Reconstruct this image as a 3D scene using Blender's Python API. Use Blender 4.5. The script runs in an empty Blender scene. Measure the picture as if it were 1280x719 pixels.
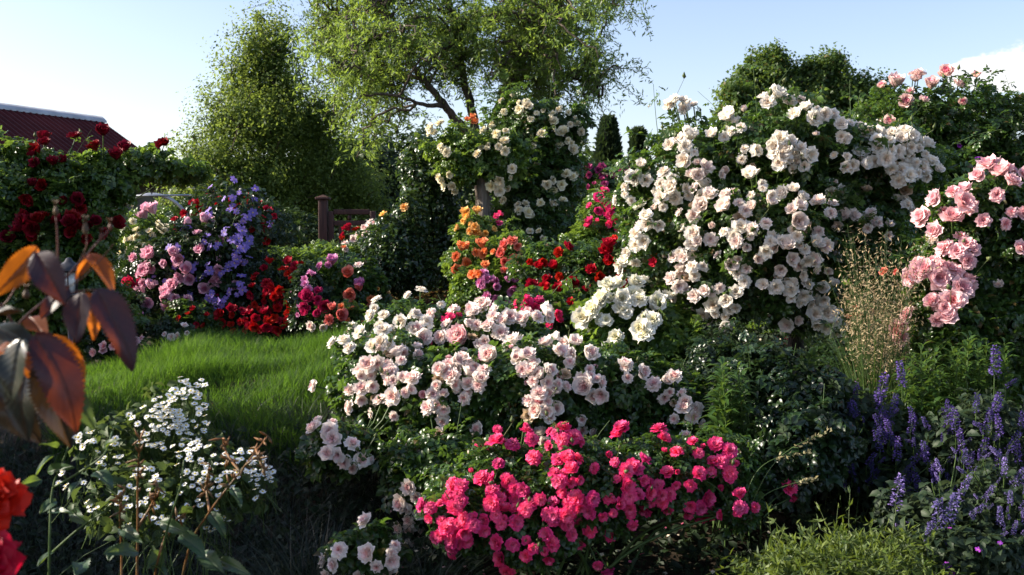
import bpy, math, random
import numpy as np
from mathutils import Vector, Matrix

SC = bpy.context.scene
COL = SC.collection
R0 = np.random.default_rng(7)
random.seed(7)
PI = math.pi

# ---------------------------------------------------------------- camera maths
F = 1300.0                       # focal length in pixels of a 1280 wide frame
CAM = np.array([0.0, 0.0, 1.25])
PITCH = math.atan((359.5 - 300.0) / F)
cp, sp_ = math.cos(PITCH), math.sin(PITCH)
SUN_EL, SUN_FWD = 28.0, 3.0      # elevation; degrees the sun stands beyond the left-hand side
_e, _a = math.radians(SUN_EL), math.radians(SUN_FWD)
TO_SUN = np.array([-math.cos(_e) * math.cos(_a), math.cos(_e) * math.sin(_a), math.sin(_e)])

def ray(px, py):
    u = (px - 640.0) / F; v = (359.5 - py) / F
    return np.array([u, cp + v * sp_, v * cp - sp_])

def P(px, py, d):
    r = ray(px, py)
    return CAM + r * (d / r[1])

_gy = [-50, 1.2, 2.2, 2.6, 3.1, 3.5, 3.95, 4.5, 4.9, 5.5, 6.0, 7.0, 9.0, 15.0, 400.0]
_gz = [0.0, 0.02, .10, .20, .34, .50, .71, .785, .785, .73, .75, .86, .85, .8, .8]
def G(x, y):
    x = np.asarray(x, float); y = np.asarray(y, float)
    z = np.interp(y, _gy, _gz)
    fade = np.clip((y - 1.5) / 2, 0, 1) * np.clip((14 - y) / 6, 0, 1)
    z = z + fade * (0.03 * np.sin(1.7 * x + .6) + 0.02 * np.sin(2.3 * y + 1.1 * x) - .03 * np.clip(x - .3, 0, 1.5)
                    - .20 * np.clip((-1.25 - x) / .8, 0, 1) ** 1.3 * np.clip((y - 3) / 1.2, 0, 1))
    return z

# ---------------------------------------------------------------- mesh helpers
def unit(a):
    a = np.asarray(a, float)
    return a / np.maximum(np.linalg.norm(a, axis=-1, keepdims=True), 1e-9)

class MB:
    """collects vertex / face arrays, then links them as ONE mesh object"""
    def __init__(s): s.v = []; s.f = {3: [], 4: []}; s.n = 0; s.t = []; s.m = {3: [], 4: []}
    def add(s, V, f3=None, f4=None, t=None, mat=0):
        V = np.asarray(V, float).reshape(-1, 3)
        for k, f in ((3, f3), (4, f4)):
            if f is not None and len(f):
                f = np.asarray(f, np.int64).reshape(-1, k) + s.n
                s.f[k].append(f); s.m[k].append(np.full(len(f), mat, np.int32))
        s.v.append(V); s.t.append(np.zeros(len(V)) if t is None else np.asarray(t, float)); s.n += len(V)
    def inst(s, tmpl, rot, loc, scale, mat=0):
        """tmpl=(V,f3,f4[,t]); rot (n,3,3) columns are the local axes; loc (n,3); scale (n,)"""
        V, f3, f4 = tmpl[:3]; tt = tmpl[3] if len(tmpl) > 3 else np.zeros(len(V))
        n = len(loc)
        if not n: return
        W = np.einsum('nij,vj->nvi', rot * np.asarray(scale).reshape(-1, 1, 1), V) + np.asarray(loc)[:, None, :]
        off = (np.arange(n) * len(V))[:, None, None]
        s.add(W.reshape(-1, 3), None if f3 is None else (np.asarray(f3)[None] + off).reshape(-1, 3),
              None if f4 is None else (np.asarray(f4)[None] + off).reshape(-1, 4), np.tile(tt, n), mat)
    def mesh(s, name, mats, origin=(0, 0, 0), smooth=True):
        me = bpy.data.meshes.new(name)
        V = np.concatenate(s.v) - np.asarray(origin)
        me.vertices.add(len(V)); me.vertices.foreach_set('co', V.astype(np.float32).ravel())
        loops, tot, mi = [], [], []
        for k in (3, 4):
            if s.f[k]:
                f = np.concatenate(s.f[k]); loops.append(f.ravel()); tot.append(np.full(len(f), k, np.int32)); mi.append(np.concatenate(s.m[k]))
        loops = np.concatenate(loops).astype(np.int32); tot = np.concatenate(tot); mi = np.concatenate(mi)
        start = np.concatenate([[0], np.cumsum(tot)[:-1]]).astype(np.int32)
        me.loops.add(len(loops)); me.loops.foreach_set('vertex_index', loops)
        me.polygons.add(len(tot)); me.polygons.foreach_set('loop_start', start)
        me.polygons.foreach_set('material_index', mi)
        me.update(calc_edges=True)
        if smooth: me.polygons.foreach_set('use_smooth', np.ones(len(tot), bool))
        T = np.concatenate(s.t)
        if T.any():
            at = me.attributes.new('t', 'FLOAT', 'POINT'); at.data.foreach_set('value', T.astype(np.float32))
        for m in (mats if isinstance(mats, (list, tuple)) else [mats]): me.materials.append(m)
        me.validate()
        return me
    def build(s, name, mats, parent=None, smooth=True):
        org = np.array(parent.location) if parent is not None else (0, 0, 0)
        o = bpy.data.objects.new(name, s.mesh(name, mats, org, smooth)); COL.objects.link(o)
        if parent is not None:
            o.parent = parent
        return o
    def sub(s, name, mats, part, thing, smooth=True):
        """a sub-part: child of a part (whose own origin is the thing's)"""
        o = bpy.data.objects.new(name, s.mesh(name, mats, np.array(thing.location), smooth)); COL.objects.link(o)
        o.parent = part
        return o

def thing(name, label, cat, loc, group=None):
    o = bpy.data.objects.new(name, None); COL.objects.link(o)
    o.location = [float(c) for c in loc]; o.empty_display_size = .1
    o['label'] = label; o['category'] = cat
    if group: o['group'] = group
    return o

def tag(o, label, cat, group=None, kind=None):
    if label: o['label'] = label
    if cat: o['category'] = cat
    if group: o['group'] = group
    if kind: o['kind'] = kind
    return o

def box(mb, c, half, rot=None, bev=0.0, mat=0):
    hx, hy, hz = half
    b = min(bev, hx * .9, hy * .9, hz * .9)
    if b <= 0:
        V = np.array([[x, y, z] for x in (-hx, hx) for y in (-hy, hy) for z in (-hz, hz)])
        f4 = [[0, 1, 3, 2], [4, 6, 7, 5], [0, 4, 5, 1], [2, 3, 7, 6], [0, 2, 6, 4], [1, 5, 7, 3]]
        f3 = None
    else:
        bm = __import__('bmesh').new()
        __import__('bmesh').ops.create_cube(bm, size=2)
        for v in bm.verts: v.co = Vector((v.co.x * hx, v.co.y * hy, v.co.z * hz))
        __import__('bmesh').ops.bevel(bm, geom=bm.edges[:], offset=b, segments=2, affect='EDGES', profile=.7)
        __import__('bmesh').ops.triangulate(bm, faces=bm.faces[:])
        bm.verts.ensure_lookup_table()
        V = np.array([v.co[:] for v in bm.verts]); f3 = [[v.index for v in f.verts] for f in bm.faces]; f4 = None
        bm.free()
    if rot is not None: V = V @ np.asarray(rot).T
    mb.add(V + np.asarray(c), f3, f4, mat=mat)

def tube(mb, pts, rad, sides=6, mat=0, cap=True):
    pts = np.asarray(pts, float); n = len(pts)
    rad = np.broadcast_to(np.asarray(rad, float), (n,)) if np.ndim(rad) == 0 or len(np.atleast_1d(rad)) == n else np.linspace(rad[0], rad[-1], n)
    T = np.gradient(pts, axis=0); T = unit(T)
    ref = np.array([0, 0, 1.]) if abs(T[0][2]) < .9 else np.array([1., 0, 0])
    V = []
    for i in range(n):
        a = unit(np.cross(T[i], ref)); b = np.cross(a, T[i]); ref = np.cross(T[i], a) * -1 if False else ref
        an = np.linspace(0, 2 * PI, sides, endpoint=False)
        V.append(pts[i] + rad[i] * (np.cos(an)[:, None] * a + np.sin(an)[:, None] * b))
    V = np.concatenate(V); f = []
    for i in range(n - 1):
        for k in range(sides):
            k2 = (k + 1) % sides
            f.append([i * sides + k, i * sides + k2, (i + 1) * sides + k2, (i + 1) * sides + k])
    f3 = []
    if cap:
        V = np.concatenate([V, pts[:1], pts[-1:]]); c0, c1 = n * sides, n * sides + 1
        for k in range(sides):
            k2 = (k + 1) % sides
            f3.append([c0, k2, k]); f3.append([c1, (n - 1) * sides + k, (n - 1) * sides + k2])
    mb.add(V, f3 if cap else None, f, mat=mat)

def smooth_path(pts, n=12):
    """Catmull-Rom through the points"""
    p = np.asarray(pts, float); p = np.concatenate([[2 * p[0] - p[1]], p, [2 * p[-1] - p[-2]]])
    out = []
    for i in range(1, len(p) - 2):
        for t in np.linspace(0, 1, n, endpoint=False):
            a, b, c, d = p[i - 1], p[i], p[i + 1], p[i + 2]
            out.append(.5 * ((2 * b) + (c - a) * t + (2 * a - 5 * b + 4 * c - d) * t * t + (3 * b - a - 3 * c + d) * t ** 3))
    out.append(p[-2])
    return np.array(out)

def frames(normal, along):
    """rotation matrices with z=normal, y≈along"""
    z = unit(normal); y = along - (along * z).sum(-1, keepdims=True) * z; y = unit(y); x = np.cross(y, z)
    return np.stack([x, y, z], axis=-1)

def rand_dir(n, rng): return unit(rng.normal(size=(n, 3)))

# ---------------------------------------------------------------- materials
def new_mat(name):
    m = bpy.data.materials.new(name); m.use_nodes = True
    nt = m.node_tree; nt.nodes.clear()
    out = nt.nodes.new('ShaderNodeOutputMaterial')
    return m, nt, out
def N(nt, t, **kw):
    n = nt.nodes.new(t)
    for k, v in kw.items(): setattr(n, k, v)
    return n
def rgba(c): return (c[0], c[1], c[2], 1.0)
def mixcol(nt, fac, a, b, blend='MIX'):
    n = N(nt, 'ShaderNodeMix', data_type='RGBA', blend_type=blend)
    for s, v in ((0, fac), (6, a), (7, b)):
        if isinstance(v, bpy.types.NodeSocket): nt.links.new(v, n.inputs[s])
        else: n.inputs[s].default_value = v if s == 0 else rgba(v)
    return n.outputs[2]

def leaf_mat(name, dark, light, trans, fac=.32, rough=.38, spec=.5, third=None, p3=.06):
    """each leaf its own tone between dark and light; the light that passes through has the colour trans"""
    m, nt, out = new_mat(name)
    geo = N(nt, 'ShaderNodeNewGeometry')
    ramp = N(nt, 'ShaderNodeValToRGB'); cr = ramp.color_ramp
    cr.elements[0].color = rgba(dark); cr.elements[1].color = rgba(light); cr.elements[1].position = .9 if third is None else 1 - p3 - .02
    if third is not None:
        e = cr.elements.new(1 - p3); e.color = rgba(third)
    nt.links.new(geo.outputs['Random Per Island'], ramp.inputs[0])
    hs = N(nt, 'ShaderNodeHueSaturation')
    nt.links.new(ramp.outputs[0], hs.inputs['Color'])
    # underside paler
    under = mixcol(nt, .35, (.5, .55, .5), ramp.outputs[0])
    un = mixcol(nt, .0, ramp.outputs[0], ramp.outputs[0])
    back = N(nt, 'ShaderNodeMath', operation='MULTIPLY'); nt.links.new(geo.outputs['Backfacing'], back.inputs[0]); back.inputs[1].default_value = .12
    col = mixcol(nt, back.outputs[0], ramp.outputs[0], (.35, .42, .3))
    b = N(nt, 'ShaderNodeBsdfPrincipled'); nt.links.new(col, b.inputs['Base Color'])
    b.inputs['Roughness'].default_value = rough; b.inputs['Specular IOR Level'].default_value = spec
    t = N(nt, 'ShaderNodeBsdfTranslucent')
    tc = mixcol(nt, .45, trans, ramp.outputs[0], 'MIX'); nt.links.new(tc, t.inputs['Color'])
    mx = N(nt, 'ShaderNodeMixShader'); mx.inputs[0].default_value = fac
    nt.links.new(b.outputs[0], mx.inputs[1]); nt.links.new(t.outputs[0], mx.inputs[2]); nt.links.new(mx.outputs[0], out.inputs[0])
    return m

def petal_mat(name, inner, outer, tr=.3, rough=.55, vary=.25, edge=None):
    """petal colour runs from the flower's heart (t=0) to its outer petals (t=1)"""
    m, nt, out = new_mat(name)
    at = N(nt, 'ShaderNodeAttribute', attribute_name='t')
    oi = N(nt, 'ShaderNodeObjectInfo'); geo = N(nt, 'ShaderNodeNewGeometry')
    c = mixcol(nt, at.outputs['Fac'], inner, outer)
    sub = N(nt, 'ShaderNodeMath', operation='MULTIPLY_ADD')          # value from random per flower and per petal
    nt.links.new(oi.outputs['Random'], sub.inputs[0]); sub.inputs[1].default_value = vary; sub.inputs[2].default_value = 1 - vary * .7
    s2 = N(nt, 'ShaderNodeMath', operation='MULTIPLY_ADD')
    nt.links.new(geo.outputs['Random Per Island'], s2.inputs[0]); s2.inputs[1].default_value = .14; nt.links.new(sub.outputs[0], s2.inputs[2])
    hs = N(nt, 'ShaderNodeHueSaturation'); nt.links.new(c, hs.inputs['Color']); nt.links.new(s2.outputs[0], hs.inputs['Value'])
    hu = N(nt, 'ShaderNodeMath', operation='MULTIPLY_ADD'); nt.links.new(oi.outputs['Random'], hu.inputs[0]); hu.inputs[1].default_value = .018; hu.inputs[2].default_value = .488
    nt.links.new(hu.outputs[0], hs.inputs['Hue'])
    b = N(nt, 'ShaderNodeBsdfPrincipled'); nt.links.new(hs.outputs[0], b.inputs['Base Color'])
    b.inputs['Roughness'].default_value = rough; b.inputs['Specular IOR Level'].default_value = .25
    t = N(nt, 'ShaderNodeBsdfTranslucent'); nt.links.new(hs.outputs[0], t.inputs['Color'])
    mx = N(nt, 'ShaderNodeMixShader'); mx.inputs[0].default_value = tr
    nt.links.new(b.outputs[0], mx.inputs[1]); nt.links.new(t.outputs[0], mx.inputs[2]); nt.links.new(mx.outputs[0], out.inputs[0])
    return m

def rough_mat(name, c1, c2, scale=8.0, rough=.85, bump=.3, spec=.3, metal=0., stretch=(1, 1, 1), detail=6):
    m, nt, out = new_mat(name)
    tc = N(nt, 'ShaderNodeTexCoord'); mp = N(nt, 'ShaderNodeMapping'); mp.inputs['Scale'].default_value = stretch
    nt.links.new(tc.outputs['Object'], mp.inputs[0])
    no = N(nt, 'ShaderNodeTexNoise'); no.inputs['Scale'].default_value = scale; no.inputs['Detail'].default_value = detail
    nt.links.new(mp.outputs[0], no.inputs['Vector'])
    rp = N(nt, 'ShaderNodeValToRGB'); rp.color_ramp.elements[0].position = .35; rp.color_ramp.elements[1].position = .68
    rp.color_ramp.elements[0].color = rgba(c1); rp.color_ramp.elements[1].color = rgba(c2)
    nt.links.new(no.outputs[0], rp.inputs[0])
    b = N(nt, 'ShaderNodeBsdfPrincipled'); nt.links.new(rp.outputs[0], b.inputs['Base Color'])
    b.inputs['Roughness'].default_value = rough; b.inputs['Specular IOR Level'].default_value = spec; b.inputs['Metallic'].default_value = metal
    bp = N(nt, 'ShaderNodeBump'); bp.inputs['Strength'].default_value = bump; bp.inputs['Distance'].default_value = .02
    nt.links.new(no.outputs[0], bp.inputs['Height']); nt.links.new(bp.outputs[0], b.inputs['Normal'])
    nt.links.new(b.outputs[0], out.inputs[0])
    return m

M = {}
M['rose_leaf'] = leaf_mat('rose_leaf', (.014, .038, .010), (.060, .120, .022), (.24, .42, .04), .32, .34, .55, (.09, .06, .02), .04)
M['rose_leaf_fresh'] = leaf_mat('rose_leaf_fresh', (.030, .075, .014), (.105, .180, .030), (.36, .52, .05), .38, .36, .5)
M['climber_leaf'] = leaf_mat('climber_leaf', (.014, .040, .010), (.095, .165, .028), (.34, .52, .05), .36, .34, .55)
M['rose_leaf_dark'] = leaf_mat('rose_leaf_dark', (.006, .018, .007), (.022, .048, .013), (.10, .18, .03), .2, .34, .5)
M['hedge_leaf'] = leaf_mat('hedge_leaf', (.010, .028, .010), (.040, .075, .020), (.14, .24, .03), .22, .30, .6)
M['willow_leaf'] = leaf_mat('willow_leaf', (.045, .098, .018), (.105, .185, .032), (.46, .62, .08), .5, .45, .4)
M['yellow_tree_leaf'] = leaf_mat('yellow_tree_leaf', (.045, .085, .018), (.105, .165, .034), (.44, .56, .08), .45, .5, .3)
M['tree_leaf'] = leaf_mat('tree_leaf', (.016, .040, .012), (.060, .105, .022), (.24, .36, .04), .34, .45, .4, (.14, .09, .03), .03)
M['broad_tree_leaf'] = leaf_mat('broad_tree_leaf', (.028, .062, .016), (.075, .130, .028), (.32, .46, .05), .4, .5, .3, (.14, .09, .03), .03)
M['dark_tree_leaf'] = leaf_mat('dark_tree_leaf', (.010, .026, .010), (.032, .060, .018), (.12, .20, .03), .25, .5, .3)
M['conifer_leaf'] = leaf_mat('conifer_leaf', (.010, .026, .010), (.035, .060, .018), (.10, .16, .03), .15, .6, .2)
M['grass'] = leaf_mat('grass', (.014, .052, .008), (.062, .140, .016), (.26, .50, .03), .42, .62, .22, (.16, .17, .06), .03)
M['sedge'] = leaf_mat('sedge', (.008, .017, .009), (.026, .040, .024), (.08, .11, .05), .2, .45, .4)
M['juniper'] = leaf_mat('juniper', (.036, .074, .010), (.110, .150, .018), (.34, .44, .04), .32, .5, .3)
M['catmint_leaf'] = leaf_mat('catmint_leaf', (.012, .028, .012), (.034, .056, .024), (.16, .22, .08), .25, .55, .3)
M['phlox_leaf'] = leaf_mat('phlox_leaf', (.025, .065, .014), (.060, .120, .025), (.24, .38, .04), .34, .42, .45)
M['daisy_leaf'] = leaf_mat('daisy_leaf', (.025, .055, .015), (.060, .095, .025), (.22, .30, .05), .3, .55, .3)
M['mulch_plant'] = leaf_mat('mulch_plant', (.045, .050, .012), (.120, .085, .028), (.30, .20, .05), .25, .6, .2, (.16, .05, .03), .2)
M['stalk_green'] = rough_mat('stalk_green', (.035, .07, .015), (.07, .11, .03), 30, .5, .1)
M['stalk_brown'] = rough_mat('stalk_brown', (.05, .03, .018), (.11, .07, .035), 30, .7, .3)
M['stalk_red'] = rough_mat('stalk_red', (.08, .02, .015), (.14, .05, .025), 30, .45, .1)
M['stalk_orange'] = rough_mat('stalk_orange', (.07, .05, .016), (.22, .09, .025), 40, .5, .1)
M['bark'] = rough_mat('bark', (.045, .036, .028), (.13, .105, .08), 9, .9, .8, .2, 0, (3, 3, .6))
M['grey_bark'] = rough_mat('grey_bark', (.09, .075, .06), (.22, .19, .16), 14, .9, .8, .2, 0, (3, 3, .5))
M['dark_bark'] = rough_mat('dark_bark', (.02, .016, .012), (.06, .05, .04), 14, .9, .8, .2, 0, (3, 3, .5))
M['gate_wood'] = rough_mat('gate_wood', (.030, .011, .009), (.065, .026, .020), 6, .6, .3, .3, 0, (6, 6, .5))
M['soil'] = rough_mat('soil', (.018, .013, .009), (.055, .040, .026), 14, .95, .8, .15)
M['metal_tube'] = rough_mat('metal_tube', (.36, .38, .40), (.52, .54, .56), 20, .38, .1, .5, .6)
M['barn_roof'] = rough_mat('barn_roof', (.050, .008, .009), (.085, .013, .014), 1.2, .75, .1, .15, 0, (1, 1, 1))
M['ridge_cap'] = rough_mat('ridge_cap', (.34, .35, .37), (.50, .51, .53), 3, .6, .1, .5, .2)
M['barn_wall'] = rough_mat('barn_wall', (.20, .16, .12), (.34, .29, .23), 3, .9, .3)
M['lantern_black'] = rough_mat('lantern_black', (.012, .012, .014), (.03, .03, .034), 30, .4, .1, .5)
M['pod'] = rough_mat('pod', (.07, .045, .025), (.16, .10, .05), 60, .6, .3)
M['bud_green'] = rough_mat('bud_green', (.05, .08, .02), (.12, .14, .05), 60, .5, .1)
def glass():
    m, nt, out = new_mat('lantern_glass')
    b = N(nt, 'ShaderNodeBsdfPrincipled'); b.inputs['Base Color'].default_value = (.75, .8, .82, 1); b.inputs['Roughness'].default_value = .18
    b.inputs['Transmission Weight'].default_value = .45
    nt.links.new(b.outputs[0], out.inputs[0]); return m
M['lantern_glass'] = glass()

PET = {
 'faded':  petal_mat('petal_faded', (.45, .30, .16), (.66, .52, .36), .25, vary=.35),
 'white':  petal_mat('petal_blush_white', (.90, .76, .58), (.93, .90, .83), .36, vary=.14),
 'blush':  petal_mat('petal_blush', (.87, .66, .58), (.93, .86, .78), .36, vary=.16),
 'palepink': petal_mat('petal_pale_pink', (.88, .55, .52), (.93, .86, .79), .36, vary=.14),
 'cream_white': petal_mat('petal_cream_white', (.85, .80, .52), (.88, .86, .76), .22, vary=.1),
 'cream':  petal_mat('petal_cream', (.84, .72, .42), (.86, .81, .63), .25, vary=.15),
 'hotpink': petal_mat('petal_hot_pink', (.92, .21, .36), (.90, .058, .24), .34, vary=.36),
 'cerise': petal_mat('petal_cerise', (.55, .01, .08), (.66, .04, .14), .25, vary=.25),
 'pink':   petal_mat('petal_pink', (.85, .38, .41), (.89, .63, .63), .32, vary=.18),
 'rosepink': petal_mat('petal_rose_pink', (.78, .28, .42), (.87, .56, .66), .3, vary=.2),
 'red':    petal_mat('petal_red', (.42, .004, .008), (.52, .010, .012), .25, vary=.3),
 'redlit': petal_mat('petal_scarlet', (.46, .003, .010), (.54, .005, .012), .35, .45, vary=.2),
 'darkred': petal_mat('petal_dark_red', (.13, .002, .007), (.22, .005, .012), .18, .5, vary=.35),
 'salmon': petal_mat('petal_salmon', (.80, .16, .10), (.84, .30, .22), .25, vary=.2),
 'orange': petal_mat('petal_orange', (.85, .24, .05), (.86, .36, .16), .28, vary=.2),
 'yellow': petal_mat('petal_yellow', (.85, .42, .06), (.87, .58, .20), .28, vary=.2),
 'lilac':  petal_mat('petal_lilac_pink', (.66, .14, .36), (.74, .34, .56), .25, vary=.2),
 'purplered': petal_mat('petal_purple_red', (.30, .02, .10), (.42, .06, .18), .25, vary=.3),
 'clematis': petal_mat('petal_clematis', (.44, .32, .66), (.27, .18, .56), .3, vary=.25),
 'catmint': petal_mat('petal_catmint', (.11, .08, .28), (.26, .20, .45), .25, vary=.5),
 'shaded_violet': petal_mat('petal_shaded_violet', (.06, .035, .18), (.13, .085, .30), .25, vary=.4),  # violet catmint petals, darkened so the colour itself carries the rear clumps' shade
 'daisy':  petal_mat('petal_daisy', (.86, .86, .80), (.88, .88, .84), .2, vary=.06),
 'edenpink': petal_mat('petal_two_tone_pink', (.78, .22, .36), (.86, .68, .62), .25, vary=.2),
 'violet': petal_mat('petal_violet', (.30, .03, .40), (.36, .06, .50), .25, vary=.2),
}
M['daisy_eye'] = rough_mat('daisy_eye', (.60, .42, .03), (.75, .58, .08), 60, .8, .2)
M['stamen'] = rough_mat('stamen', (.60, .38, .06), (.80, .60, .16), 60, .8, .2)

# ---------------------------------------------------------------- leaf templates
def leaflet(w=.34, bend=.12, fold=.14):
    s = [0, .33, .70, 1.0]; z = [0, bend * .5, bend * .4, -bend]
    V = [[0, 0, 0], [0, s[1], z[1]], [0, s[2], z[2]], [0, 1, z[3]]]
    for sg in (-1, 1):
        V += [[sg * w, s[1] + .03, z[1] + fold], [sg * w * .72, s[2] - .02, z[2] + fold * .8]]
    f3 = [[0, 1, 4], [2, 3, 5], [0, 6, 1], [2, 7, 3]]
    f4 = [[1, 2, 5, 4], [1, 6, 7, 2]]
    return np.array(V), np.array(f3), np.array(f4)
def xf(V, ang, off, s):
    c, n = math.cos(ang), math.sin(ang)
    return (V * s) @ np.array([[c, -n, 0], [n, c, 0], [0, 0, 1]]).T + np.array(off)
def join(parts):
    V, f3, f4, n = [], [], [], 0
    for a, b, c in parts:
        V.append(a); f3.append(b + n); f4.append(c + n); n += len(a)
    return np.concatenate(V), np.concatenate(f3), np.concatenate(f4)
def sprig(rng, pairs=2):
    """a rose leaf: toothed leaflets on a stalk, all in about one plane; total length 1"""
    L = []
    v, a, b = leaflet(.30 + .06 * rng.random()); L.append((xf(v, rng.normal() * .15, (0, .60, -.03), .42), a, b))
    for k in range(pairs):
        y = .52 - k * .25
        for sg in (-1, 1):
            v, a, b = leaflet(.30 + .06 * rng.random())
            L.append((xf(v, -sg * (.95 + .25 * rng.normal()), (sg * .02, y, rng.normal() * .02), .38 - .06 * k), a, b))
    return join(L)
SPRIGS = [sprig(R0, 2) for _ in range(5)]
LEAF = leaflet(.30)
LEAF_NARROW = leaflet(.11, .15, .04)
LEAF_LANCE = leaflet(.17, .2, .06)
def quadleaf(w=.3):
    return (np.array([[0, 0, 0], [w, .45, .06], [0, 1, -.06], [-w, .45, .06]]), None, np.array([[0, 1, 2, 3]]))
QLEAF = quadleaf(.3); QWILLOW = quadleaf(.12); QROUND = quadleaf(.42)

# ---------------------------------------------------------------- flower meshes (diameter 1, axis +z)
def petal_grid(L, W, th0, th1, cup, rng, ns=5, nw=4, ruffle=.03, point=0.0):
    s = np.linspace(0, 1, ns); w = np.linspace(-1, 1, nw)
    th = th0 + (th1 - th0) * s
    ds = L / (ns - 1)
    r = np.concatenate([[0], np.cumsum(np.sin(th[:-1]) * ds)]); z = np.concatenate([[0], np.cumsum(np.cos(th[:-1]) * ds)])
    width = W * (np.sin(np.clip(s, 0, 1) ** (.75) * PI * (.70 + .12 * point)) + .06)
    S, Wd = np.meshgrid(np.arange(ns), w, indexing='ij')
    x = width[S] * Wd
    lift = cup * width[S] * Wd ** 2
    rr = r[S] - lift * np.cos(th[S]); zz = z[S] + lift * np.sin(th[S])
    j = rng.normal(size=x.shape) * ruffle * L * (S / (ns - 1)) ** 1.5
    zz = zz + j; rr = rr + rng.normal(size=x.shape) * ruffle * .6 * L * (S / (ns - 1))
    notch = -.10 * L * (1 - np.abs(Wd)) * (S == ns - 1) * (1 - point)
    V = np.stack([x, rr + notch * np.sin(th[S]) * .6, zz + notch * np.cos(th[S]) * .6], -1).reshape(-1, 3)
    f = [[i * nw + k, i * nw + k + 1, (i + 1) * nw + k + 1, (i + 1) * nw + k] for i in range(ns - 1) for k in range(nw - 1)]
    return V, np.array(f)

def flower_layers(layers, seed, ns=5, nw=4, ruffle=.04, eye=0, wob=.12, point=0.0):
    rng = np.random.default_rng(seed); mb = MB()
    R = 0
    for li, (n, th0, th1, L, W, cup, t, z0) in enumerate(layers):
        ph = rng.random() * 6.28
        for k in range(n):
            a = ph + 2 * PI * k / n + rng.normal() * wob * 6.28 / n
            d0 = math.radians(th0 + rng.normal() * 5); d1 = math.radians(th1 + rng.normal() * 9)
            V, f = petal_grid(L * (1 + rng.normal() * .07), W * (1 + rng.normal() * .08), d0, d1, cup, rng, ns, nw, ruffle, point)
            c, s_ = math.cos(a), math.sin(a)
            V = V @ np.array([[c, -s_, 0], [s_, c, 0], [0, 0, 1]]).T + np.array([0, 0, z0])
            R = max(R, np.abs(V[:, :2]).max())
            mb.add(V, None, f, np.full(len(V), np.clip(t + rng.normal() * .06, 0, 1)))
    if eye:
        n, m = 8, 3
        V = [[0, 0, eye * .7 + layers[-1][7]]]; f3 = []; f4 = []
        for i in range(1, m + 1):
            for k in range(n):
                a = 2 * PI * k / n; q = i / m
                V.append([eye * q * math.cos(a), eye * q * math.sin(a), layers[-1][7] + eye * .7 * math.sqrt(max(0, 1 - q * q)) + rng.normal() * eye * .08])
        for k in range(n): f3.append([0, 1 + k, 1 + (k + 1) % n])
        for i in range(m - 1):
            for k in range(n): f4.append([1 + i * n + k, 1 + (i + 1) * n + k, 1 + (i + 1) * n + (k + 1) % n, 1 + i * n + (k + 1) % n])
        mb.add(V, f3, f4, mat=1)
    sc = .5 / max(R, 1e-6)
    mb.v = [v * sc for v in mb.v]
    return mb

# (count, angle at base, angle at tip, length, half width, cup, t, base height)
KINDS = {
 'open':   ([(6, 52, 98, .56, .27, .45, 1, 0), (6, 40, 80, .52, .25, .5, .9, .02), (6, 28, 62, .46, .21, .55, .7, .04), (5, 16, 44, .36, .17, .6, .4, .05), (4, 6, 20, .26, .11, .7, .1, .05)], .06),
 'double': ([(6, 62, 112, .54, .25, .35, 1, 0), (7, 48, 92, .50, .23, .45, .9, .03), (7, 36, 76, .44, .20, .55, .7, .05), (6, 22, 60, .38, .17, .6, .45, .06), (6, 10, 38, .31, .13, .7, .2, .07), (4, 0, 12, .26, .10, .8, 0, .08)], 0),
 'cup':    ([(6, 55, 74, .54, .27, .6, 1, 0), (7, 46, 46, .50, .24, .7, .95, .02), (7, 38, 30, .46, .20, .75, .75, .03), (7, 30, 20, .42, .16, .8, .4, .04), (7, 20, 10, .39, .13, .8, .15, .05), (6, 10, 2, .36, .10, .8, 0, .05), (3, 2, -6, .33, .08, .8, 0, .05)], 0),
 'pompon': ([(8, 70, 128, .50, .19, .3, 1, 0), (8, 56, 106, .46, .18, .4, .85, .05), (8, 42, 90, .41, .16, .45, .6, .09), (7, 28, 72, .35, .14, .5, .4, .12), (6, 14, 50, .28, .11, .6, .15, .14), (4, 2, 20, .22, .09, .6, 0, .15)], 0),
 'small':  ([(5, 55, 100, .54, .27, .4, 1, 0), (6, 38, 78, .45, .22, .5, .7, .04), (5, 18, 46, .34, .16, .6, .25, .06), (3, 2, 14, .27, .11, .7, 0, .06)], 0),
 'tight':  ([(5, 40, 58, .52, .28, .7, 1, 0), (5, 28, 22, .52, .25, .8, .8, .0), (5, 16, 6, .52, .20, .8, .4, .0), (3, 6, -6, .52, .14, .9, 0, .0)], 0),
 'clematis': ([(6, 78, 98, .55, .17, .12, 1, 0)], .10),
 'daisy':  ([(13, 84, 92, .55, .10, .1, 1, 0)], .20),
}
_fl = {}
def flower(kind, pal, v):
    key = (kind, pal, v)
    if key not in _fl:
        lay, eye = KINDS[kind]
        ns, nw = {'open': (5, 5), 'double': (5, 4), 'cup': (5, 4), 'pompon': (5, 4), 'small': (4, 4), 'tight': (5, 4), 'clematis': (4, 4), 'daisy': (3, 3)}[kind]
        q = 1 if kind in ('daisy', 'clematis') else (1.0, .78, 1.1, .62, .92, .7)[v]          # from half open to full blown
        lay = [(a, b * q, c * q, l, w, cu, t, z) for a, b, c, l, w, cu, t, z in lay]
        mb = flower_layers(lay, 100 + v * 17 + len(kind) * 7, ns, nw, .075, eye if q > .75 else 0, point=.9 if kind in ('clematis',) else 0)
        mats = [PET[pal], M['daisy_eye'] if kind == 'daisy' else M['stamen']]
        _fl[key] = (mb.mesh('bloom_' + pal, mats), mb, mats)
    return _fl[key]

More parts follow.
